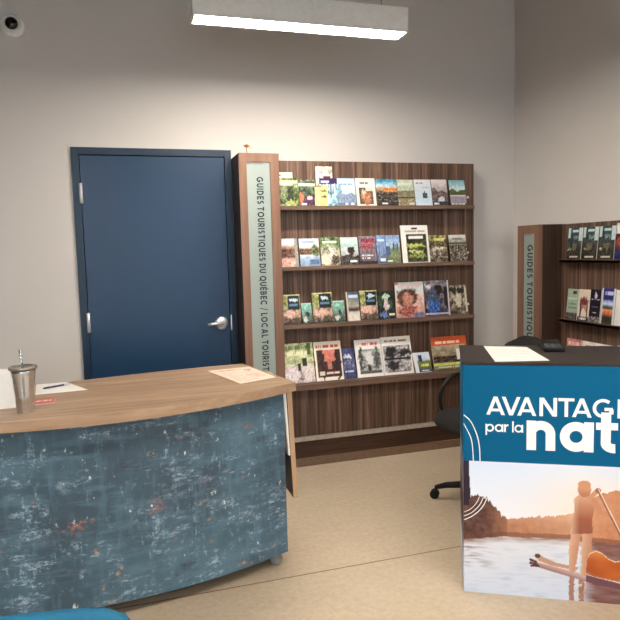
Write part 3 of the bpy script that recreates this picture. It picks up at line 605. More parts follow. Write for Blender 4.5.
lf(3.972, .6125, [
 ('green_cover', 1.013, 1.225, 0, .272, 0, .01, GD, 'large pale green guide with a dark standing figure, left end of the bottom shelf'),
 ('red_forest', 1.230, 1.430, 0, .270, 0, .01, GD, 'cream magazine with red title over a dark red forest photo'),
 ('violet', 1.433, 1.527, 0, .215, 0, .006, B, 'violet blue brochure between two white magazines on the bottom shelf'),
 ('grey_forest', 1.531, 1.728, 0, .264, -.002, .01, GD, 'white magazine with orange title over a grey misty forest photo'),
 ('bw_white', 1.732, 1.962, 0, .271, 0, .01, GD, 'white magazine with black and white machinery photos'),
 ('field_card', 1.975, 2.108, 0, .150, -.006, .005, B, 'small white and green card with navy foot on the bottom shelf'),
 ('orange_head', 2.126, 2.416, 0, .246, 0, .009, GD, 'wide guide with an orange header and sandy photo by the counter end')], G4)
# right wall: covers face -x, width runs towards the camera
def rlf(bz, items, group):
    for i, (key, y0, y1, h, dx, th, name, label) in enumerate(items):
        x = 2.858 + dx
        booklet(name, key, label, 'leaflet' if name == Lf else 'brochure', y1 - y0 - .003, h, th, (x, y1 - .0015, bz), (0, -1, 0), (-1, 0, 0), math.atan2(RX - .006 - x - th, h) * .5, 60 + i * 3 + int(bz * 10), group, bulk=th > .0075)
rlf(1.40, [
 ('teal_leaflet', 3.364, 3.497, .208, 0, .005, Lf, 'dark leaflet with teal top, farthest of three alike on the right display'),
 ('teal_leaflet', 3.222, 3.355, .208, 0, .005, Lf, 'dark leaflet with teal top, middle of three alike on the right display'),
 ('teal_leaflet', 3.080, 3.213, .208, 0, .005, Lf, 'dark leaflet with teal top, nearest of three alike beside the red and blue one'),
 ('red_blue', 2.943, 3.074, .222, 0, .005, Lf, 'white topped red and blue leaflet on the right display, cut by the photo edge')], 'leaflets on the upper right-hand shelf')
rlf(1.0, [
 ('sage', 3.390, 3.497, .205, 0, .004, Lf, 'sage green leaflet at the far end of the lower right-hand shelf'),
 ('cream_house', 3.286, 3.387, .207, 0, .004, Lf, 'cream leaflet with a brown gabled house'),
 ('purple_night', 3.188, 3.284, .211, 0, .004, Lf, 'dark purple leaflet with a white emblem and title'),
 ('sunset', 3.072, 3.184, .224, 0, .004, Lf, 'leaflet with royal blue top and orange sunset band'),
 ('white_card', 2.952, 3.068, .218, 0, .004, Lf, 'white leaflet with a brown photo at its foot, nearest on the lower right-hand shelf')], 'leaflets on the lower right-hand shelf')
rlf(.605, [
 ('pink_mag', 3.36, 3.50, .263, 0, .008, GD, 'pink magazine top just showing beyond the counter top'),
 ('cream_mag', 3.09, 3.35, .263, 0, .01, GD, 'cream magazine top showing right of the pink one beyond the counter'),
 ('cream_mag', 2.82, 3.05, .272, 0, .01, GD, 'cream magazine standing nearest to the camera on the lowest right-hand shelf')], 'magazines on the lowest right-hand shelf')

# ------------------------------------------------------------------ reception counter with painted front
cnt = thing('reception_counter', 'curved reception counter with oak top and abstract blue-grey painted front', 'counter', (-.19, 2.9, 0))
bpy.context.view_layer.update()
def yf(x): return 2.575 + .252 * (x + .19) ** 2
def yt(x): return 2.455 + .31 * (x + .19) ** 2
N = 28
fx = [-1.07 + (1.762) * i / N for i in range(N + 1)]
pts = [(x, yf(x)) for x in fx] + [(x, yf(x) + .018) for x in reversed(fx)]
rel(MB().prism(pts, .07, .858), cnt).build('front_panel', M['paint'], cnt)
tx = [-1.10 + (1.842) * i / N for i in range(N + 1)]
backp = [(.602, 3.313), (.40, 3.30), (.162, 3.272), (-.02, 3.24), (-.2, 3.2), (-.4, 3.15), (-.6, 3.09), (-.8, 3.02), (-.98, 2.95)]
top = [(x, yt(x)) for x in tx] + backp
rel(MB().prism(top, .86, .9, 0, 1), cnt).build('worktop', [M['oak'], M['oak_edge']], cnt, .0015)
def side(xa, ya, xb, yb, th):
    d = Vector((xb - xa, yb - ya)).normalized(); n_ = Vector((-d.y, d.x)) * th
    return [(xa, ya), (xb, yb), (xb + n_.x, yb + n_.y), (xa + n_.x, ya + n_.y)]
rel(MB().prism(side(.690, 2.79, .575, 3.27, .018), .07, .858), cnt).build('side_panel', M['white'], cnt)
rel(MB().prism(side(-.95, 2.92, -1.068, 2.80, .018), .07, .858), cnt).build('side_panel', M['white'], cnt)
inner = [(x, yf(x) + .02) for x in fx[2:-1]] + [(.55, 3.2), (.16, 3.16), (-.2, 3.09), (-.6, 2.98), (-.92, 2.88)]
rel(MB().prism(inner, .075, .1), cnt).build('bottom_panel', M['dark_side'], cnt)
rel(MB().prism([(x, y) for x, y in inner], .45, .468), cnt).build('inner_shelf', M['oak'], cnt)
# hanging end flap with its white bracket
fl = MB(); x0, x1, xb0, xb1 = .716, .741, .735, .757
v = [(x0, 2.80, .856), (x1, 2.80, .856), (x1, 3.24, .856), (x0, 3.24, .856), (xb0, 2.80, .318), (xb1, 2.80, .318), (xb1, 3.24, .318), (xb0, 3.24, .318)]
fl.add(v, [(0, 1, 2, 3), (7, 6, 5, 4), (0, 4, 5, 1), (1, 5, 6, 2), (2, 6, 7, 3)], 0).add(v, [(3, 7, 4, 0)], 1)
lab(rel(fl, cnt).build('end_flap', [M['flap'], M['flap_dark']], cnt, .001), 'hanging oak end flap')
rel(MB().add([(.6975, 2.802, .855), (.7125, 2.802, .855), (.7255, 2.802, .53), (.7175, 2.802, .53), (.6975, 3.1, .855), (.7125, 3.1, .855), (.7235, 2.85, .53), (.7175, 2.85, .53)],
    [(0, 3, 2, 1), (4, 5, 6, 7), (0, 1, 5, 4), (2, 3, 7, 6), (1, 2, 6, 5), (0, 4, 7, 3)]), cnt).build('flap_bracket', M['white'], cnt)
for cx, cy in ((.64, 2.80), (.53, 3.18), (-.98, 2.79), (-.86, 2.84)):
    b = MB().lathe([(.004, -.012), (.028, -.012), (.03, -.009), (.03, .009), (.028, .012), (.004, .012)], (cx, cy, .0302), 'y', 24)
    b.box(cx - .012, cy - .0155, .040, cx + .012, cy - .013, .068).box(cx - .012, cy + .013, .040, cx + .012, cy + .0155, .068).box(cx - .018, cy - .018, .066, cx + .018, cy + .018, .0745)
    rel(b, cnt).build('castor', M['grey_plastic'], cnt)

# things on the counter
def sheet(name, pts, z, mat, label, cat, th=.0008, paint=None):
    cx = sum(p[0] for p in pts) / len(pts); cy = sum(p[1] for p in pts) / len(pts)
    q = [(x - cx, y - cy) for x, y in pts]
    b = MB()
    if paint:
        a, b_, c, d = [Vector((*t, th)) for t in q]
        b.grid(lambda u, v: (a * (1 - u) + b_ * u) * (1 - v) + (d * (1 - u) + c * u) * v, 36, 28, paint)
        n = 4; lo = [(x, y, 0) for x, y in q]; hi = [(x, y, th) for x, y in q]
        b.add(lo + hi, [(3, 2, 1, 0)] + [(i, (i + 1) % 4, 4 + (i + 1) % 4, 4 + i) for i in range(4)], 0, L((230, 226, 220)))
    else: b.prism(q, 0, th)
    return tag(b.build(name, mat, None, 0, (cx, cy, z)), label, cat)
ZT = .9006
fpaint = painter(dict(g=[(0, (238, 234, 228)), (1, (240, 236, 230))], n=3, s=[('t', .1, .84, .6, .88, (190, 186, 180)), ('t', .1, .7, .9, .73, (206, 202, 198)), ('t', .1, .58, .9, .6, (206, 202, 198))]), 3)
form = sheet('paper_form', [(-.395, 2.93), (-.176, 2.945), (-.285, 3.17), (-.42, 3.17)], ZT, M['print'], 'white paper form lying under the navy pen behind the steel tumbler', 'paper', .0012, fpaint)
mpaint = painter(dict(g=[(0, (232, 206, 186)), (1, (236, 212, 194))], n=8, s=[('t', .08, .84, .7, .9, (196, 140, 124)), ('r', .1, .5, .45, .74, (226, 190, 176), 26), ('r', .52, .2, .92, .5, (214, 176, 160), 34), ('t', .1, .4, .45, .43, (200, 160, 146)), ('t', .1, .3, .45, .33, (200, 160, 146)), ('t', .1, .2, .45, .23, (200, 160, 146)), ('e', .82, .78, .08, .08, (176, 120, 108), 10), ('t', .55, .64, .92, .67, (196, 150, 136)), ('t', .1, .08, .6, .11, (206, 150, 132))]), 5)
sheet('flyer', [(.495, 2.79), (.684, 2.868), (.616, 3.195), (.397, 3.165)], ZT, M['print'], 'pink and cream printed flyer lying on the right end of the oak worktop', 'flyer', .0012, mpaint)
rpaint = painter(dict(g=[(0, (212, 76, 56)), (1, (214, 84, 62))], n=8, s=[('t', .1, .4, .85, .7, (240, 214, 204))]), 6)
sheet('leaflet', [(-.395, 2.725), (-.300, 2.735), (-.300, 2.83), (-.375, 2.83)], ZT, M['print'], 'small red leaflet with white lettering beside the steel tumbler', 'leaflet', .002, rpaint)
pen = thing('pen', 'navy blue pen lying across the white paper form', 'pen', (-.376, 3.035, ZT + .0058), 0)
d = Vector((.112, .065, 0)).normalized(); Lp = .128
MB().tube([(0, 0, 0), d * .008, d * .1], [.0016, .0044, .0044], 12).build('barrel', M['pen'], pen)
MB().tube([d * .1003, d * Lp], [.0046, .0042], 12).build('cap', M['clip'], pen)
MB().tube([d * .09 + Vector((0, 0, .0056)), d * .125 + Vector((0, 0, .0056))], .0011, 8).build('clip', M['clip'], pen)
# steel tumbler
cup = thing('tumbler', 'brushed steel tumbler with lid and metal straw on the oak worktop', 'tumbler', (-.392, 2.62, ZT))
MB().lathe([(.030, 0), (.032, .003), (.0335, .035), (.0337, .0355), (.0343, .0365), (.0362, .068), (.0432, .146), (.0433, .1465), (.0437, .148), (.0446, .157), (.0449, .158), (.045, .160), (.0465, .170)], seg=48).build('cup_body', M['steel'], cup)
MB().lathe([(.0468, .1702), (.0515, .1706), (.0525, .174), (.0525, .179), (.050, .182), (.040, .1825), (.038, .177), (.008, .177)], seg=48).build('lid', M['steel_clear'], cup)
MB().tube([(-.0, 0, .1775), (-.003, .002, .20), (-.008, .004, .247)], .0042, 12).build('straw', M['steel'], cup)
# folded white card left of the tumbler
card = MB()
card.add([(-.10, 0, 0), (.07, .01, 0), (.062, .028, .150), (-.10, .02, .172), (-.10, .06, 0), (.07, .07, 0)], [(0, 1, 2, 3), (5, 4, 3, 2)])
cd = tag(card.build('tent_card', M['paper'], None, 0, (-.486, 2.70, ZT)), 'folded white tent card standing left of the steel tumbler', 'card')
m = cd.modifiers.new('solid', 'SOLIDIFY'); m.thickness = .001; m.offset = 0

# ------------------------------------------------------------------ fabric-fronted counter with banner print
A = Vector((1.361, 2.294, 0)); u = Vector((.875, -.483, 0)).normalized(); rz = math.atan2(u.y, u.x)
BW, BD, BH = 1.26, .457, 1.006
ban = thing('promotional_counter', 'dark-topped counter wrapped in a teal and lake photo banner, right foreground', 'counter', A, rz)
# the print, x 0..BW, z 0..BH in metres
TEAL = (2, 92, 134)
WB = [(.0, .237), (.17, .262), (.43, .268), (.6, .26), (1.26, .255)]
def lerp(tab, x):
    for (a, p), (b_, q) in zip(tab, tab[1:]):
        if x <= b_: return p + (q - p) * (x - a) / (b_ - a)
    return tab[-1][1]
TREE = [(0, .425), (.03, .43), (.06, .44), (.10, .425), (.125, .395), (.16, .36), (.18, .34), (.22, .345), (.27, .355), (.33, .36), (.40, .372), (.44, .38), (.50, .41), (.53, .46), (.56, .475), (.62, .492), (.75, .47), (.9, .44), (1.05, .42), (1.26, .45)]
def inpoly(x, z, P):
    c = False; j = len(P) - 1
    for i in range(len(P)):
        if (P[i][1] > z) != (P[j][1] > z) and x < (P[j][0] - P[i][0]) * (z - P[i][1]) / (P[j][1] - P[i][1]) + P[i][0]: c = not c
        j = i
    return c
def capd(x, z, a, b_):
    ax, az = a; bx, bz = b_; t = max(0, min(1, ((x - ax) * (bx - ax) + (z - az) * (bz - az)) / ((bx - ax) ** 2 + (bz - az) ** 2)))
    return math.hypot(x - ax - t * (bx - ax), z - az - t * (bz - az))
BODY = [(.446, .446), (.464, .462), (.505, .464), (.530, .452), (.526, .40), (.518, .36), (.522, .300), (.432, .292), (.442, .35), (.450, .39)]
BOARD = [(.272, .160), (.285, .172), (.33, .160), (.40, .143), (.47, .128), (.54, .112), (.63, .098), (.80, .09), (1.1, .12), (1.1, .10), (.85, .062), (.63, .066), (.54, .078), (.47, .096), (.40, .112), (.33, .130), (.285, .142)]
DOG = [(.498, .130), (.503, .19), (.512, .215), (.538, .228), (.560, .218), (.585, .196), (.61, .186), (.66, .196), (.72, .22), (.76, .20), (.78, .15), (.78, .105), (.60, .105), (.54, .112)]
def bpaint(x, z):
    if z > .589: return TEAL
    if x < .024 and z > .39 or (x < .03 and z > .42 and x < .03 - (z - .42) * .05): return (52, 42, 56)
    wl = lerp(WB, x) + .004 * nz(x * 22, 3)
    glow = math.exp(-((x - .50) / .20) ** 2 - ((z - .40) / .16) ** 2)
    if z > wl:
        sky = mixc((238, 238, 246), (214, 228, 250), (z - .3) / .28)
        sky = mixc(sky, (246, 226, 206), glow * .7)
        th = lerp(TREE, x) + .010 * nz(x * 60, 1) + (.016 if x < .17 else .006) * nz(x * 130, 2)
        c = sky
        if z < th:
            near = x < .18
            k = nz(x * 40, z * 40, 4) + .6 * nz(x * 110, z * 110, 5)
            if near: c = mixc((70, 46, 44), (120, 88, 78), .5 + .5 * k); c = mixc(c, (176, 122, 92), max(0, (x - .08) / .14))
            elif x < .5: c = mixc((196, 140, 108), (168, 114, 90), .5 + .5 * k); c = mixc(c, (222, 186, 160), max(0, (z - .31) / .10) * .7)
            else: c = mixc((168, 100, 72), (196, 128, 92), .5 + .5 * k)
            c = mixc(c, (236, 196, 160), glow * .45)
            if z < wl + .02: c = mixc(c, (112, 70, 56), .5)
    else:
        t = (wl - z) / wl
        c = mixc((222, 224, 232), (208, 218, 238), t)
        r = nz(x * 14, z * 90, 6) + .5 * nz(x * 30, z * 200, 7)
        c = mixc(c, (176, 186, 208), max(0, r) * .55)
        if z > wl - .03: c = mixc(c, (120, 84, 70), (.7 if x < .45 else .5) * (.5 + .5 * nz(x * 20, z * 100, 9)) * (1 - (wl - z) / .03) * 1.4)
        if x < .13 and z > .12: c = mixc(c, (128, 108, 110), max(0, r * 1.2 + .2) * (1 - x / .13) * .9)
        if x > .47: c = mixc(c, (116, 70, 62), min(1, max(0, (x - .47 + .02 * nz(x * 9, z * 40, 2)) / .07)) * (.82 + .15 * r))
    # reflections of the legs
    xr = x + .004 * nz(x * 10, z * 160, 3)
    if z < .125 and (.432 < xr < .452 or .470 < xr < .492): c = mixc(c, (150, 94, 70), .75)
    if .455 < x < .50 and .0 < z < .1 and abs(nz(x * 90, z * 60, 8)) < .06: c = (226, 196, 160)
    # board, dog, paddler
    if inpoly(x, z, BOARD): c = mixc((150, 106, 96), (196, 176, 184), (z - (.16 - (x - .27) * .28)) / .03 + .5) if x < .5 else (116, 78, 88)
    if inpoly(x, z, [(q[0], q[1] + (.0 if i < 7 else .0)) for i, q in enumerate(BOARD)]) and abs(z - (.166 - (x - .28) * .20)) < .004: c = (228, 206, 196)
    if inpoly(x, z, [(.30, .185), (.315, .192), (.33, .182), (.38, .162), (.44, .152), (.47, .150), (.46, .135), (.36, .148), (.31, .165)]): c = (190, 150, 128)
    if math.hypot((x - .305) / .012, (z - .186) / .010) < 1: c = (92, 66, 58)
    for a, b_ in (((.276, .168), (.30, .158)), ((.276, .152), (.305, .148)), ((.28, .140), (.31, .141))):
        if capd(x, z, a, b_) < .005: c = (88, 62, 66)
    for a, b_, r in (((.458, .30), (.447, .21), .019), ((.450, .23), (.446, .17), .0155), ((.446, .19), (.444, .135), .0125), ((.502, .30), (.498, .21), .019), ((.499, .23), (.495, .17), .0155), ((.496, .19), (.490, .125), .0125)):
        dd = capd(x, z, a, b_)
        if dd < r: c = mixc((172, 116, 92), (222, 184, 154), max(0, .5 - (x - a[0] - .02) / .05) * .6)
    if inpoly(x, z, BODY):
        c = mixc((160, 96, 72), (222, 178, 150), max(0, (z - .36) / .12)); c = mixc(c, (150, 92, 76), max(0, (.36 - z) / .05))
        c = mixc(c, (236, 206, 182), max(0, (.47 - x) / .03) * .6)
    if math.hypot((x - .487) / .026, (z - .488) / .034) < 1: c = mixc((188, 128, 98), (226, 186, 156), (z - .47) / .05)
    if math.hypot((x - .487) / .025, (z - .508) / .018) < 1: c = (206, 150, 116)
    if capd(x, z, (.524, .445), (.548, .395)) < .012 or capd(x, z, (.548, .395), (.580, .385)) < .009: c = (196, 140, 110)
    if capd(x, z, (.508, .452), (.535, .482)) < .010: c = (202, 148, 118)
    if math.hypot(x - .540, z - .486) < .011: c = (188, 110, 84)
    if capd(x, z, (.536, .492), (.660, .235)) < .0042: c = (140, 96, 78)
    if capd(x, z, (.541, .492), (.665, .235)) < .0018: c = (240, 220, 200)
    if inpoly(x, z, DOG):
        c = mixc((196, 104, 48), (168, 84, 44), .5 + .9 * nz(x * 18, z * 18, 11)); c = mixc(c, (226, 150, 92), max(0, (z - .18) / .05))
        e = min(abs(z - lerp([(.498, .15), (.503, .19), (.512, .215), (.538, .228), (.560, .218), (.585, .196), (.61, .186), (.66, .196), (.72, .22), (.78, .15)], x)), 1)
        if e < .004 and x > .505: c = (246, 206, 160)
    return c
NU, NV = 330, 380
def bx_(a): return a * .66 / .8 if a <= .8 else .66 + (a - .8) / .2 * (BW - .66)
MB().grid(lambda a, c: (bx_(a), -.001, c * BH), NU, NV, lambda a, c: bpaint(bx_(a), c * BH)).build('banner_front', M['banner'], ban)
MB().box(.003, .0005, .004, BW - .003, BD, BH - .0005).build('cabinet_body', M['white'], ban)
def sp(c_): return lambda a, c: bpaint(.004 + .018 * a, c * BH) if c * BH < .589 else TEAL
for nm, x_, fl_ in (('banner_side', -.001, 1), ('banner_side', BW + .001, 0)):
    f = lambda a, c, x_=x_: (x_, (1 - a) * BD if x_ < 0 else a * BD, c * BH)
    MB().grid(f, 6, 120, lambda a, c: mixc(bpaint(.02 + a * .1, c * BH), (60, 46, 60), .5 if .15 < c < .58 else 0)).build(nm, M['banner'], ban)
MB().box(-.006, -.004, BH + .0005, BW + .006, BD + .004, BH + .0125).build('table_top', M['top'], ban, .002)
def wr(txt, x, z, size, w, fit, name, gap=.1, space=.34):
    return text_mesh(text_polys(txt, size, w, gap, fit=fit, space=space), lambda a, c: (x + a, -.0022, z + c)).build(name, M['white_ink'], ban)
# the word runs on beyond the photo's right edge
P = []; xx = .094
for ch, x0, x1 in (('A', .094, .17), ('V', .157, .232), ('A', .219, .295), ('N', .307, .376), ('T', .381, .443), ('A', .434, .510), ('G', .513, .593), ('É', .607, .656)):
    g, adv = glyph(ch, .165); k = (x1 - x0) / adv
    P += [tuple((px * k + x0, py * .0785) for px, py in q) for q in g]
text_mesh(P, lambda a, c: (a, -.0022, .7935 + c)).build('headline_lettering', M['white_ink'], ban)
P = []
for ch, x0 in (('p', .091), ('a', .129), ('r', .167), ('l', .199), ('a', .2085)):
    g, adv = glyph(ch, .2); P += [tuple((px * .0335 + x0, py * .0335) for px, py in q) for q in g]
text_mesh(P, lambda a, c: (a, -.0022, .7205 + c)).build('small_lettering', M['white_ink'], ban)
P = []
for ch, x0 in (('n', .257), ('a', .388), ('t', .527), ('u', .622), ('r', .75), ('e', .825)):
    g, adv = glyph(ch, .30); P += [tuple((px * .126 + x0, py * .126) for px, py in q) for q in g]
text_mesh(P, lambda a, c: (a, -.0022, .6475 + c)).build('large_lettering', M['white_ink'], ban)
def curve(pp, n=14):
    out = []
    for i in range(len(pp) - 1):
        p0 = pp[max(i - 1, 0)]; p1 = pp[i]; p2 = pp[i + 1]; p3 = pp[min(i + 2, len(pp) - 1)]
        for k in range(n):
            t = k / n
            out.append(tuple(.5 * (2 * b1 + (c1 - a1) * t + (2 * a1 - 5 * b1 + 4 * c1 - d1) * t * t + (3 * b1 - a1 - 3 * c1 + d1) * t ** 3) for a1, b1, c1, d1 in zip(p0, p1, p2, p3)))
    return out + [pp[-1]]
for pp, w_ in (([(.001, .79), (.028, .765), (.048, .726), (.061, .685), (.067, .642), (.069, .590)], .0042),
               ([(.001, .752), (.018, .72), (.031, .69), (.038, .65), (.041, .590)], .0036),
               ([(.001, .325), (.03, .34), (.06, .365), (.083, .395), (.097, .428)], .0036),
               ([(.001, .342), (.03, .357), (.055, .38), (.072, .405), (.082, .43)], .0032),
               ([(.001, .36), (.025, .372), (.045, .392), (.058, .412), (.066, .432)], .0028)):
    text_mesh(ribbon(curve(pp), w_), lambda a, c: (a, -.0016, c)).build('curved_line', M['white_ink'], ban)

# things on the dark top
ZB = BH + .0132
dpaint = painter(dict(g=[(0, (236, 232, 226)), (1, (238, 234, 228))], n=3, s=[('t', .1, .86, .7, .89, (206, 196, 188)), ('t', .1, .74, .9, .76, (214, 206, 200)), ('t', .1, .6, .9, .62, (214, 206, 200)), ('t', .1, .46, .9, .48, (214, 206, 200)), ('t', .1, .3, .9, .32, (214, 206, 200))]), 8)
sheet('paper_sheet', [(1.478, 2.236), (1.690, 2.162), (1.822, 2.496), (1.662, 2.612)], ZB, M['print'], 'large white paper sheet lying on the dark counter top', 'paper', .0015, dpaint)
term = thing('card_terminal', 'black card terminal lying on the dark counter top right of the paper', 'card terminal', (1.893, 2.41, ZB), rz)
b = MB(); w2 = .047
b.add([(-w2, -.085, 0), (w2, -.085, 0), (w2, .085, 0), (-w2, .085, 0), (-w2, -.085, .018), (w2, -.085, .018), (w2, .085, .034), (-w2, .085, .034)],
      [(3, 2, 1, 0), (4, 5, 6, 7), (0, 1, 5, 4), (1, 2, 6, 5), (2, 3, 7, 6), (3, 0, 4, 7)])
b.build('body', M['black'], term, .006)
s_ = .016 / .17
MB().add([(-.036, .01, .0275), (.036, .01, .0275), (.036, .074, .0335), (-.036, .074, .0335)], [(0, 1, 2, 3)]).build('screen', plain('dark_screen', (10, 11, 13), .3, 0, .2), term)
b = MB()
for r in range(4):
    for c in range(3):
        x, y = -.026 + c * .026, -.072 + r * .019; z = .0182 + (y + .085) * s_
        b.box(x - .009, y - .006, z - .002, x + .009, y + .006, z + .002)
b.build('keypad', plain('grey_keys', (70, 70, 72), .6), term)

# ------------------------------------------------------------------ office chair behind the banner counter
CC = (1.985, 3.06); ang = math.atan2(-.2, -1)
oc = thing('office_chair', 'black office chair with loop arms, half hidden behind the banner counter', 'chair', (CC[0], CC[1], 0), ang)
# local +x is the way the chair faces
b = MB(); n = 36; rings = []
def seat_r(a): 
    c, s2 = math.cos(a), math.sin(a); e = 3.0
    return 1 / ((abs(c) / .25) ** e + (abs(s2) / .245) ** e) ** (1 / e)
prof = [(.0, .415), (.82, .418), (.96, .432), (1.0, .458), (.97, .485), (.85, .50), (.5, .492), (.0, .488)]
vs = []; fs = []
for k, z in prof:
    for i in range(n):
        a = 2 * PI * i / n; r = 1.13 * seat_r(a) * max(k, .02); x = r * math.cos(a)
        vs.append((x, r * math.sin(a), z + .045 - (.02 * max(0, x / .25) ** 2 if z > .44 else .01 * max(0, x / .25))))
for j in range(len(prof) - 1):
    for i in range(n):
        a, c = j * n + i, j * n + (i + 1) % n; fs.append((a, c, c + n, a + n))
b.add(vs, fs, 0, None, True).build('seat', M['chair'], oc)
# backrest: curved padded shell
b = MB(); nu, nv = 18, 16; vs = []; fs = []
for sd in (0, 1):
    for j in range(nv + 1):
        for i in range(nu + 1):
            p = -1 + 2 * i / nu; q = -1 + 2 * j / nv
            m_ = (1 - abs(p) ** 3.2) ** (1 / 3.2) if abs(p) < 1 else 0
            m2 = (1 - abs(q) ** 3.2) ** (1 / 3.2) if abs(q) < 1 else 0
            y = p * .225 * (.55 + .45 * m2) ; z = .735 + q * .228 * (.35 + .65 * m_)
            ed = max(0, (1 - max(abs(p), abs(q)) ** 4)); x = -.275 - .03 * (1 - p * p) - .03 * q
            vs.append((x + (.028 * ed if sd == 0 else -.028 * ed), y, z))
K = (nu + 1) * (nv + 1)
for sd in (0, 1):
    for j in range(nv):
        for i in range(nu):
            a = sd * K + j * (nu + 1) + i; q = (a, a + 1, a + nu + 2, a + nu + 1); fs.append(q if sd == 0 else q[::-1])
b.add(vs, fs, 0, None, True).build('backrest', M['chair'], oc)
MB().tube([(-.12, 0, .40), (-.24, 0, .395), (-.30, 0, .45), (-.315, 0, .60), (-.30, 0, .72)], [.018, .02, .02, .018, .014], 10).build('back_support', M['black'], oc)
for s2 in (-1, 1):
    y = s2 * .262
    arm = curve([(.02, y * .80, .445), (.06, y * 1.06, .45), (.115, y * 1.1, .54), (.115, y * 1.1, .62), (.07, y * 1.1, .69), (-.01, y * 1.1, .725), (-.10, y * 1.1, .70), (-.15, y * 1.1, .62), (-.13, y * 1.06, .46), (-.08, y * .80, .445)], 6)
    MB().tube(arm, .0125, 10).build('armrest', M['black'], oc)
MB().lathe([(.026, .085), (.03, .12), (.03, .24), (.018, .245), (.018, .39)], seg=20).build('gas_column', M['black'], oc)
MB().box(-.13, -.22, .393, .12, .22, .459).box(-.1, -.06, .37, .08, .06, .3925).build('mechanism', M['black'], oc, .004)
MB().lathe([(.045, .075), (.05, .085), (.045, .125), (.03, .135)], seg=20).build('base_hub', M['black'], oc)
legdir = math.atan2(.16, -.21) - ang
for k in range(5):
    a = legdir + 2 * PI * k / 5; c, s2 = math.cos(a), math.sin(a)
    lg = MB().tube([(.03 * c, .03 * s2, .10), (.12 * c, .12 * s2, .108), (.25 * c, .25 * s2, .088), (.312 * c, .312 * s2, .068)], [.025, .022, .018, .013], 10).build('base_leg', M['black'], oc)
    t = (-s2, c); cb = MB()
    for q in (-.013, .013):
        ctr = Vector((.317 * c + q * t[0], .317 * s2 + q * t[1], .027))
        vs = []; fs = []
        for e, r in ((-.008, .004), (-.008, .025), (-.005, .0268), (.005, .0268), (.008, .025), (.008, .004)):
            for i in range(20):
                w_ = 2 * PI * i / 20; vs.append(ctr + Vector((t[0] * e + c * r * math.cos(w_), t[1] * e + s2 * r * math.cos(w_), r * math.sin(w_))))
        for j in range(5):
            for i in range(20): aa, bb = j * 20 + i, j * 20 + (i + 1) % 20; fs.append((aa, bb, bb + 20, aa + 20))
        fs.append(tuple(range(20))); fs.append(tuple(range(100, 120)))
        cb.add(vs, fs, 0, None, True)
    cb.tube([(.312 * c, .312 * s2, .03), (.312 * c, .312 * s2, .07)], .006, 8)
    cb.build('castor', M['black'], lg)

# ------------------------------------------------------------------ blue visitor chair in front of the painted counter
vc = thing('visitor_chair', 'blue upholstered visitor chair whose back top peeks in at the bottom left', 'chair', (-.257, 1.054, -.0), math.radians(-8))
def pad(b, cx, cy, cz, hx, hy, hz, r, ex='y'):
    """rounded slab"""
    n = 40; vs = []; fs = []; P8 = []
    for lay, k in ((-1, .90), (-.7, .985), (0, 1), (.7, .985), (1, .90)):
        for i in range(n):
            a = 2 * PI * i / n; c, s2 = math.cos(a), math.sin(a); e = 5
            q = 1 / (abs(c) ** e + abs(s2) ** e) ** (1 / e)
            if ex == 'y': vs.append((cx + hx * k * c * q, cy + hy * lay, cz + hz * k * s2 * q))
            else: vs.append((cx + hx * k * c * q, cy + hy * k * s2 * q, cz + hz * lay))
    for j in range(4):
        for i in range(n): aa, bb = j * n + i, j * n + (i + 1) % n; fs.append((aa, bb, bb + n, aa + n))
    fs.append(tuple(range(n))[::-1]); fs.append(tuple(4 * n + i for i in range(n)))
    return b.add(vs, fs, 0, None, True)
bk = pad(MB(), 0, .24, .604, .225, .024, .187, .04).build('backrest', M['blue'], vc)
pad(MB(), 0, 0, .45, .235, .23, .03, .04, 'z').build('seat', M['blue'], vc)
for s2 in (-1, 1):
    MB().tube([(s2 * .2, -.19, 0), (s2 * .2, -.18, .42)], .012, 10).build('leg', M['black'], vc)
    MB().tube([(s2 * .2, .25, 0), (s2 * .2, .21, .42), (s2 * .2, .265, .50), (s2 * .2, .275, .72)], .012, 10).build('leg', M['black'], vc)
MB().tube([(-.2, -.18, .415), (.2, -.18, .415)], .01, 8).tube([(-.2, .21, .415), (.2, .21, .415)], .01, 8).tube([(-.2, -.18, .415), (-.2, .21, .415)], .01, 8).tube([(.2, -.18, .415), (.2, .21, .415)], .01, 8).build('seat_frame', M['black'], vc)

# ------------------------------------------------------------------ pendant lamps
def pendant(x0, x1, y0, z0, label):
    o = thing('pendant_lamp', label, 'lamp', ((x0 + x1) / 2, y0 + .065, z0), 0, 'linear pendant lamps')
    h = (x1 - x0) / 2; w = .065
    b = MB().box(-h, -w, .012, h, w, .13).box(-h, -w, 0, h, -w + .006, .0119).box(-h, w - .006, 0, h, w, .0119).box(-h, -w + .006, 0, -h + .012, w - .006, .0119).box(h - .012, -w + .006, 0, h, w - .006, .0119)
    b.build('housing', M['white'], o)
    MB().box(-h + .0125, -w + .0065, .0015, h - .0125, w - .0065, .0115).build('diffuser', M['diffuser'], o, .001)
    for q in (-.56 * h, .56 * h):
        # pairs of hangers, the right one placed as seen
        MB().tube([(q if q < 0 else .78 * h, 0, .13), (q if q < 0 else .78 * h, 0, ZC - z0 - .001)], .0022, 8).build('suspension_wire', M['grey_plastic'], o)
    return o
pendant(.398, 1.560, 3.19, 2.675, 'long white pendant lamp glowing above the brochure display')
pendant(.9, 2.1, .9, 2.675, 'long white pendant lamp over the middle of the room, right row')
pendant(-1.6, -.4, .9, 2.675, 'long white pendant lamp over the middle of the room, left row')
pendant(.9, 2.1, -1.5, 2.675, 'long white pendant lamp near the shop window, right row')
pendant(-1.6, -.4, -1.5, 2.675, 'long white pendant lamp near the shop window, left row')

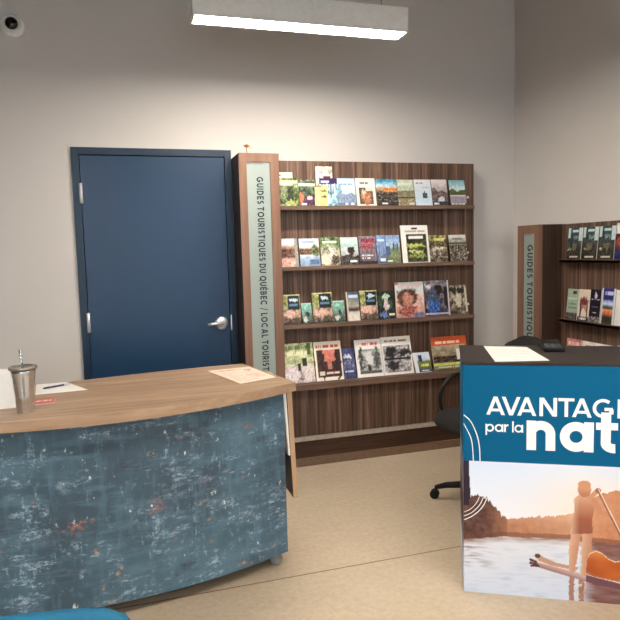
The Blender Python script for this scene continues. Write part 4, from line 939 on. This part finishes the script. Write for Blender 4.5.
# ------------------------------------------------------------------ security camera
sc = thing('security_camera', 'small white dome security camera high on the back wall', 'security camera', (-.559, YB, 2.902))
MB().lathe([(.068, 0), (.068, -.010), (.062, -.018), (.055, -.020), (.004, -.020)], (.012, 0, -.012), 'y', 36).build('mounting_ring', M['white'], sc)
MB().lathe([(.052, -.0205), (.054, -.027), (.052, -.034), (.046, -.038), (.042, -.039), (.041, -.035), (.004, -.035)], (.007, 0, -.007), 'y', 36).build('housing', M['white'], sc)
MB().lathe([(.036, -.0352), (.035, -.043), (.026, -.052), (.012, -.057), (.002, -.058)], (.007, 0, -.007), 'y', 28).build('lens_dome', plain('black_dome', (14, 12, 12), .08), sc)

# ------------------------------------------------------------------ daylight outside
wd = bpy.data.worlds.new('daylight'); S.world = wd; wd.use_nodes = True
bg = wd.node_tree.nodes['Background']; bg.inputs[0].default_value = (.80, .90, 1.0, 1); bg.inputs[1].default_value = 2.9
pl = bpy.data.lights.new('window_portal', 'AREA'); pl.shape = 'RECTANGLE'; pl.size = WX1 - WX0; pl.size_y = WZ1 - WZ0
pl.cycles.is_portal = True
po = bpy.data.objects.new('window_portal', pl); COL.objects.link(po); po.location = ((WX0 + WX1) / 2, YF - .1, (WZ0 + WZ1) / 2); po.rotation_euler = (PI / 2, 0, 0)

# ------------------------------------------------------------------ camera
f_, pi_, ro, ya = 619.66, .0942185, .02612, .29227
cy, sy = math.cos(ya), math.sin(ya); F0 = Vector((sy, cy, 0)); R0 = Vector((cy, -sy, 0)); U0 = Vector((0, 0, 1))
F = math.cos(pi_) * F0 - math.sin(pi_) * U0; U = math.sin(pi_) * F0 + math.cos(pi_) * U0
Rr = math.cos(ro) * R0 - math.sin(ro) * U; Ur = math.sin(ro) * R0 + math.cos(ro) * U
cam = bpy.data.cameras.new('camera'); co = bpy.data.objects.new('camera', cam); COL.objects.link(co)
co.matrix_world = Matrix.Translation((0, 0, 1.5)) @ Matrix((Rr, Ur, -F)).transposed().to_4x4()
cam.sensor_width = 36; cam.lens = 36 * f_ / 620; cam.clip_start = .05
S.camera = co
S.view_settings.view_transform = 'Standard'; S.view_settings.look = 'None'; S.view_settings.gamma = 1
S.view_settings.exposure = 0.27; S.view_settings.use_curve_mapping = False
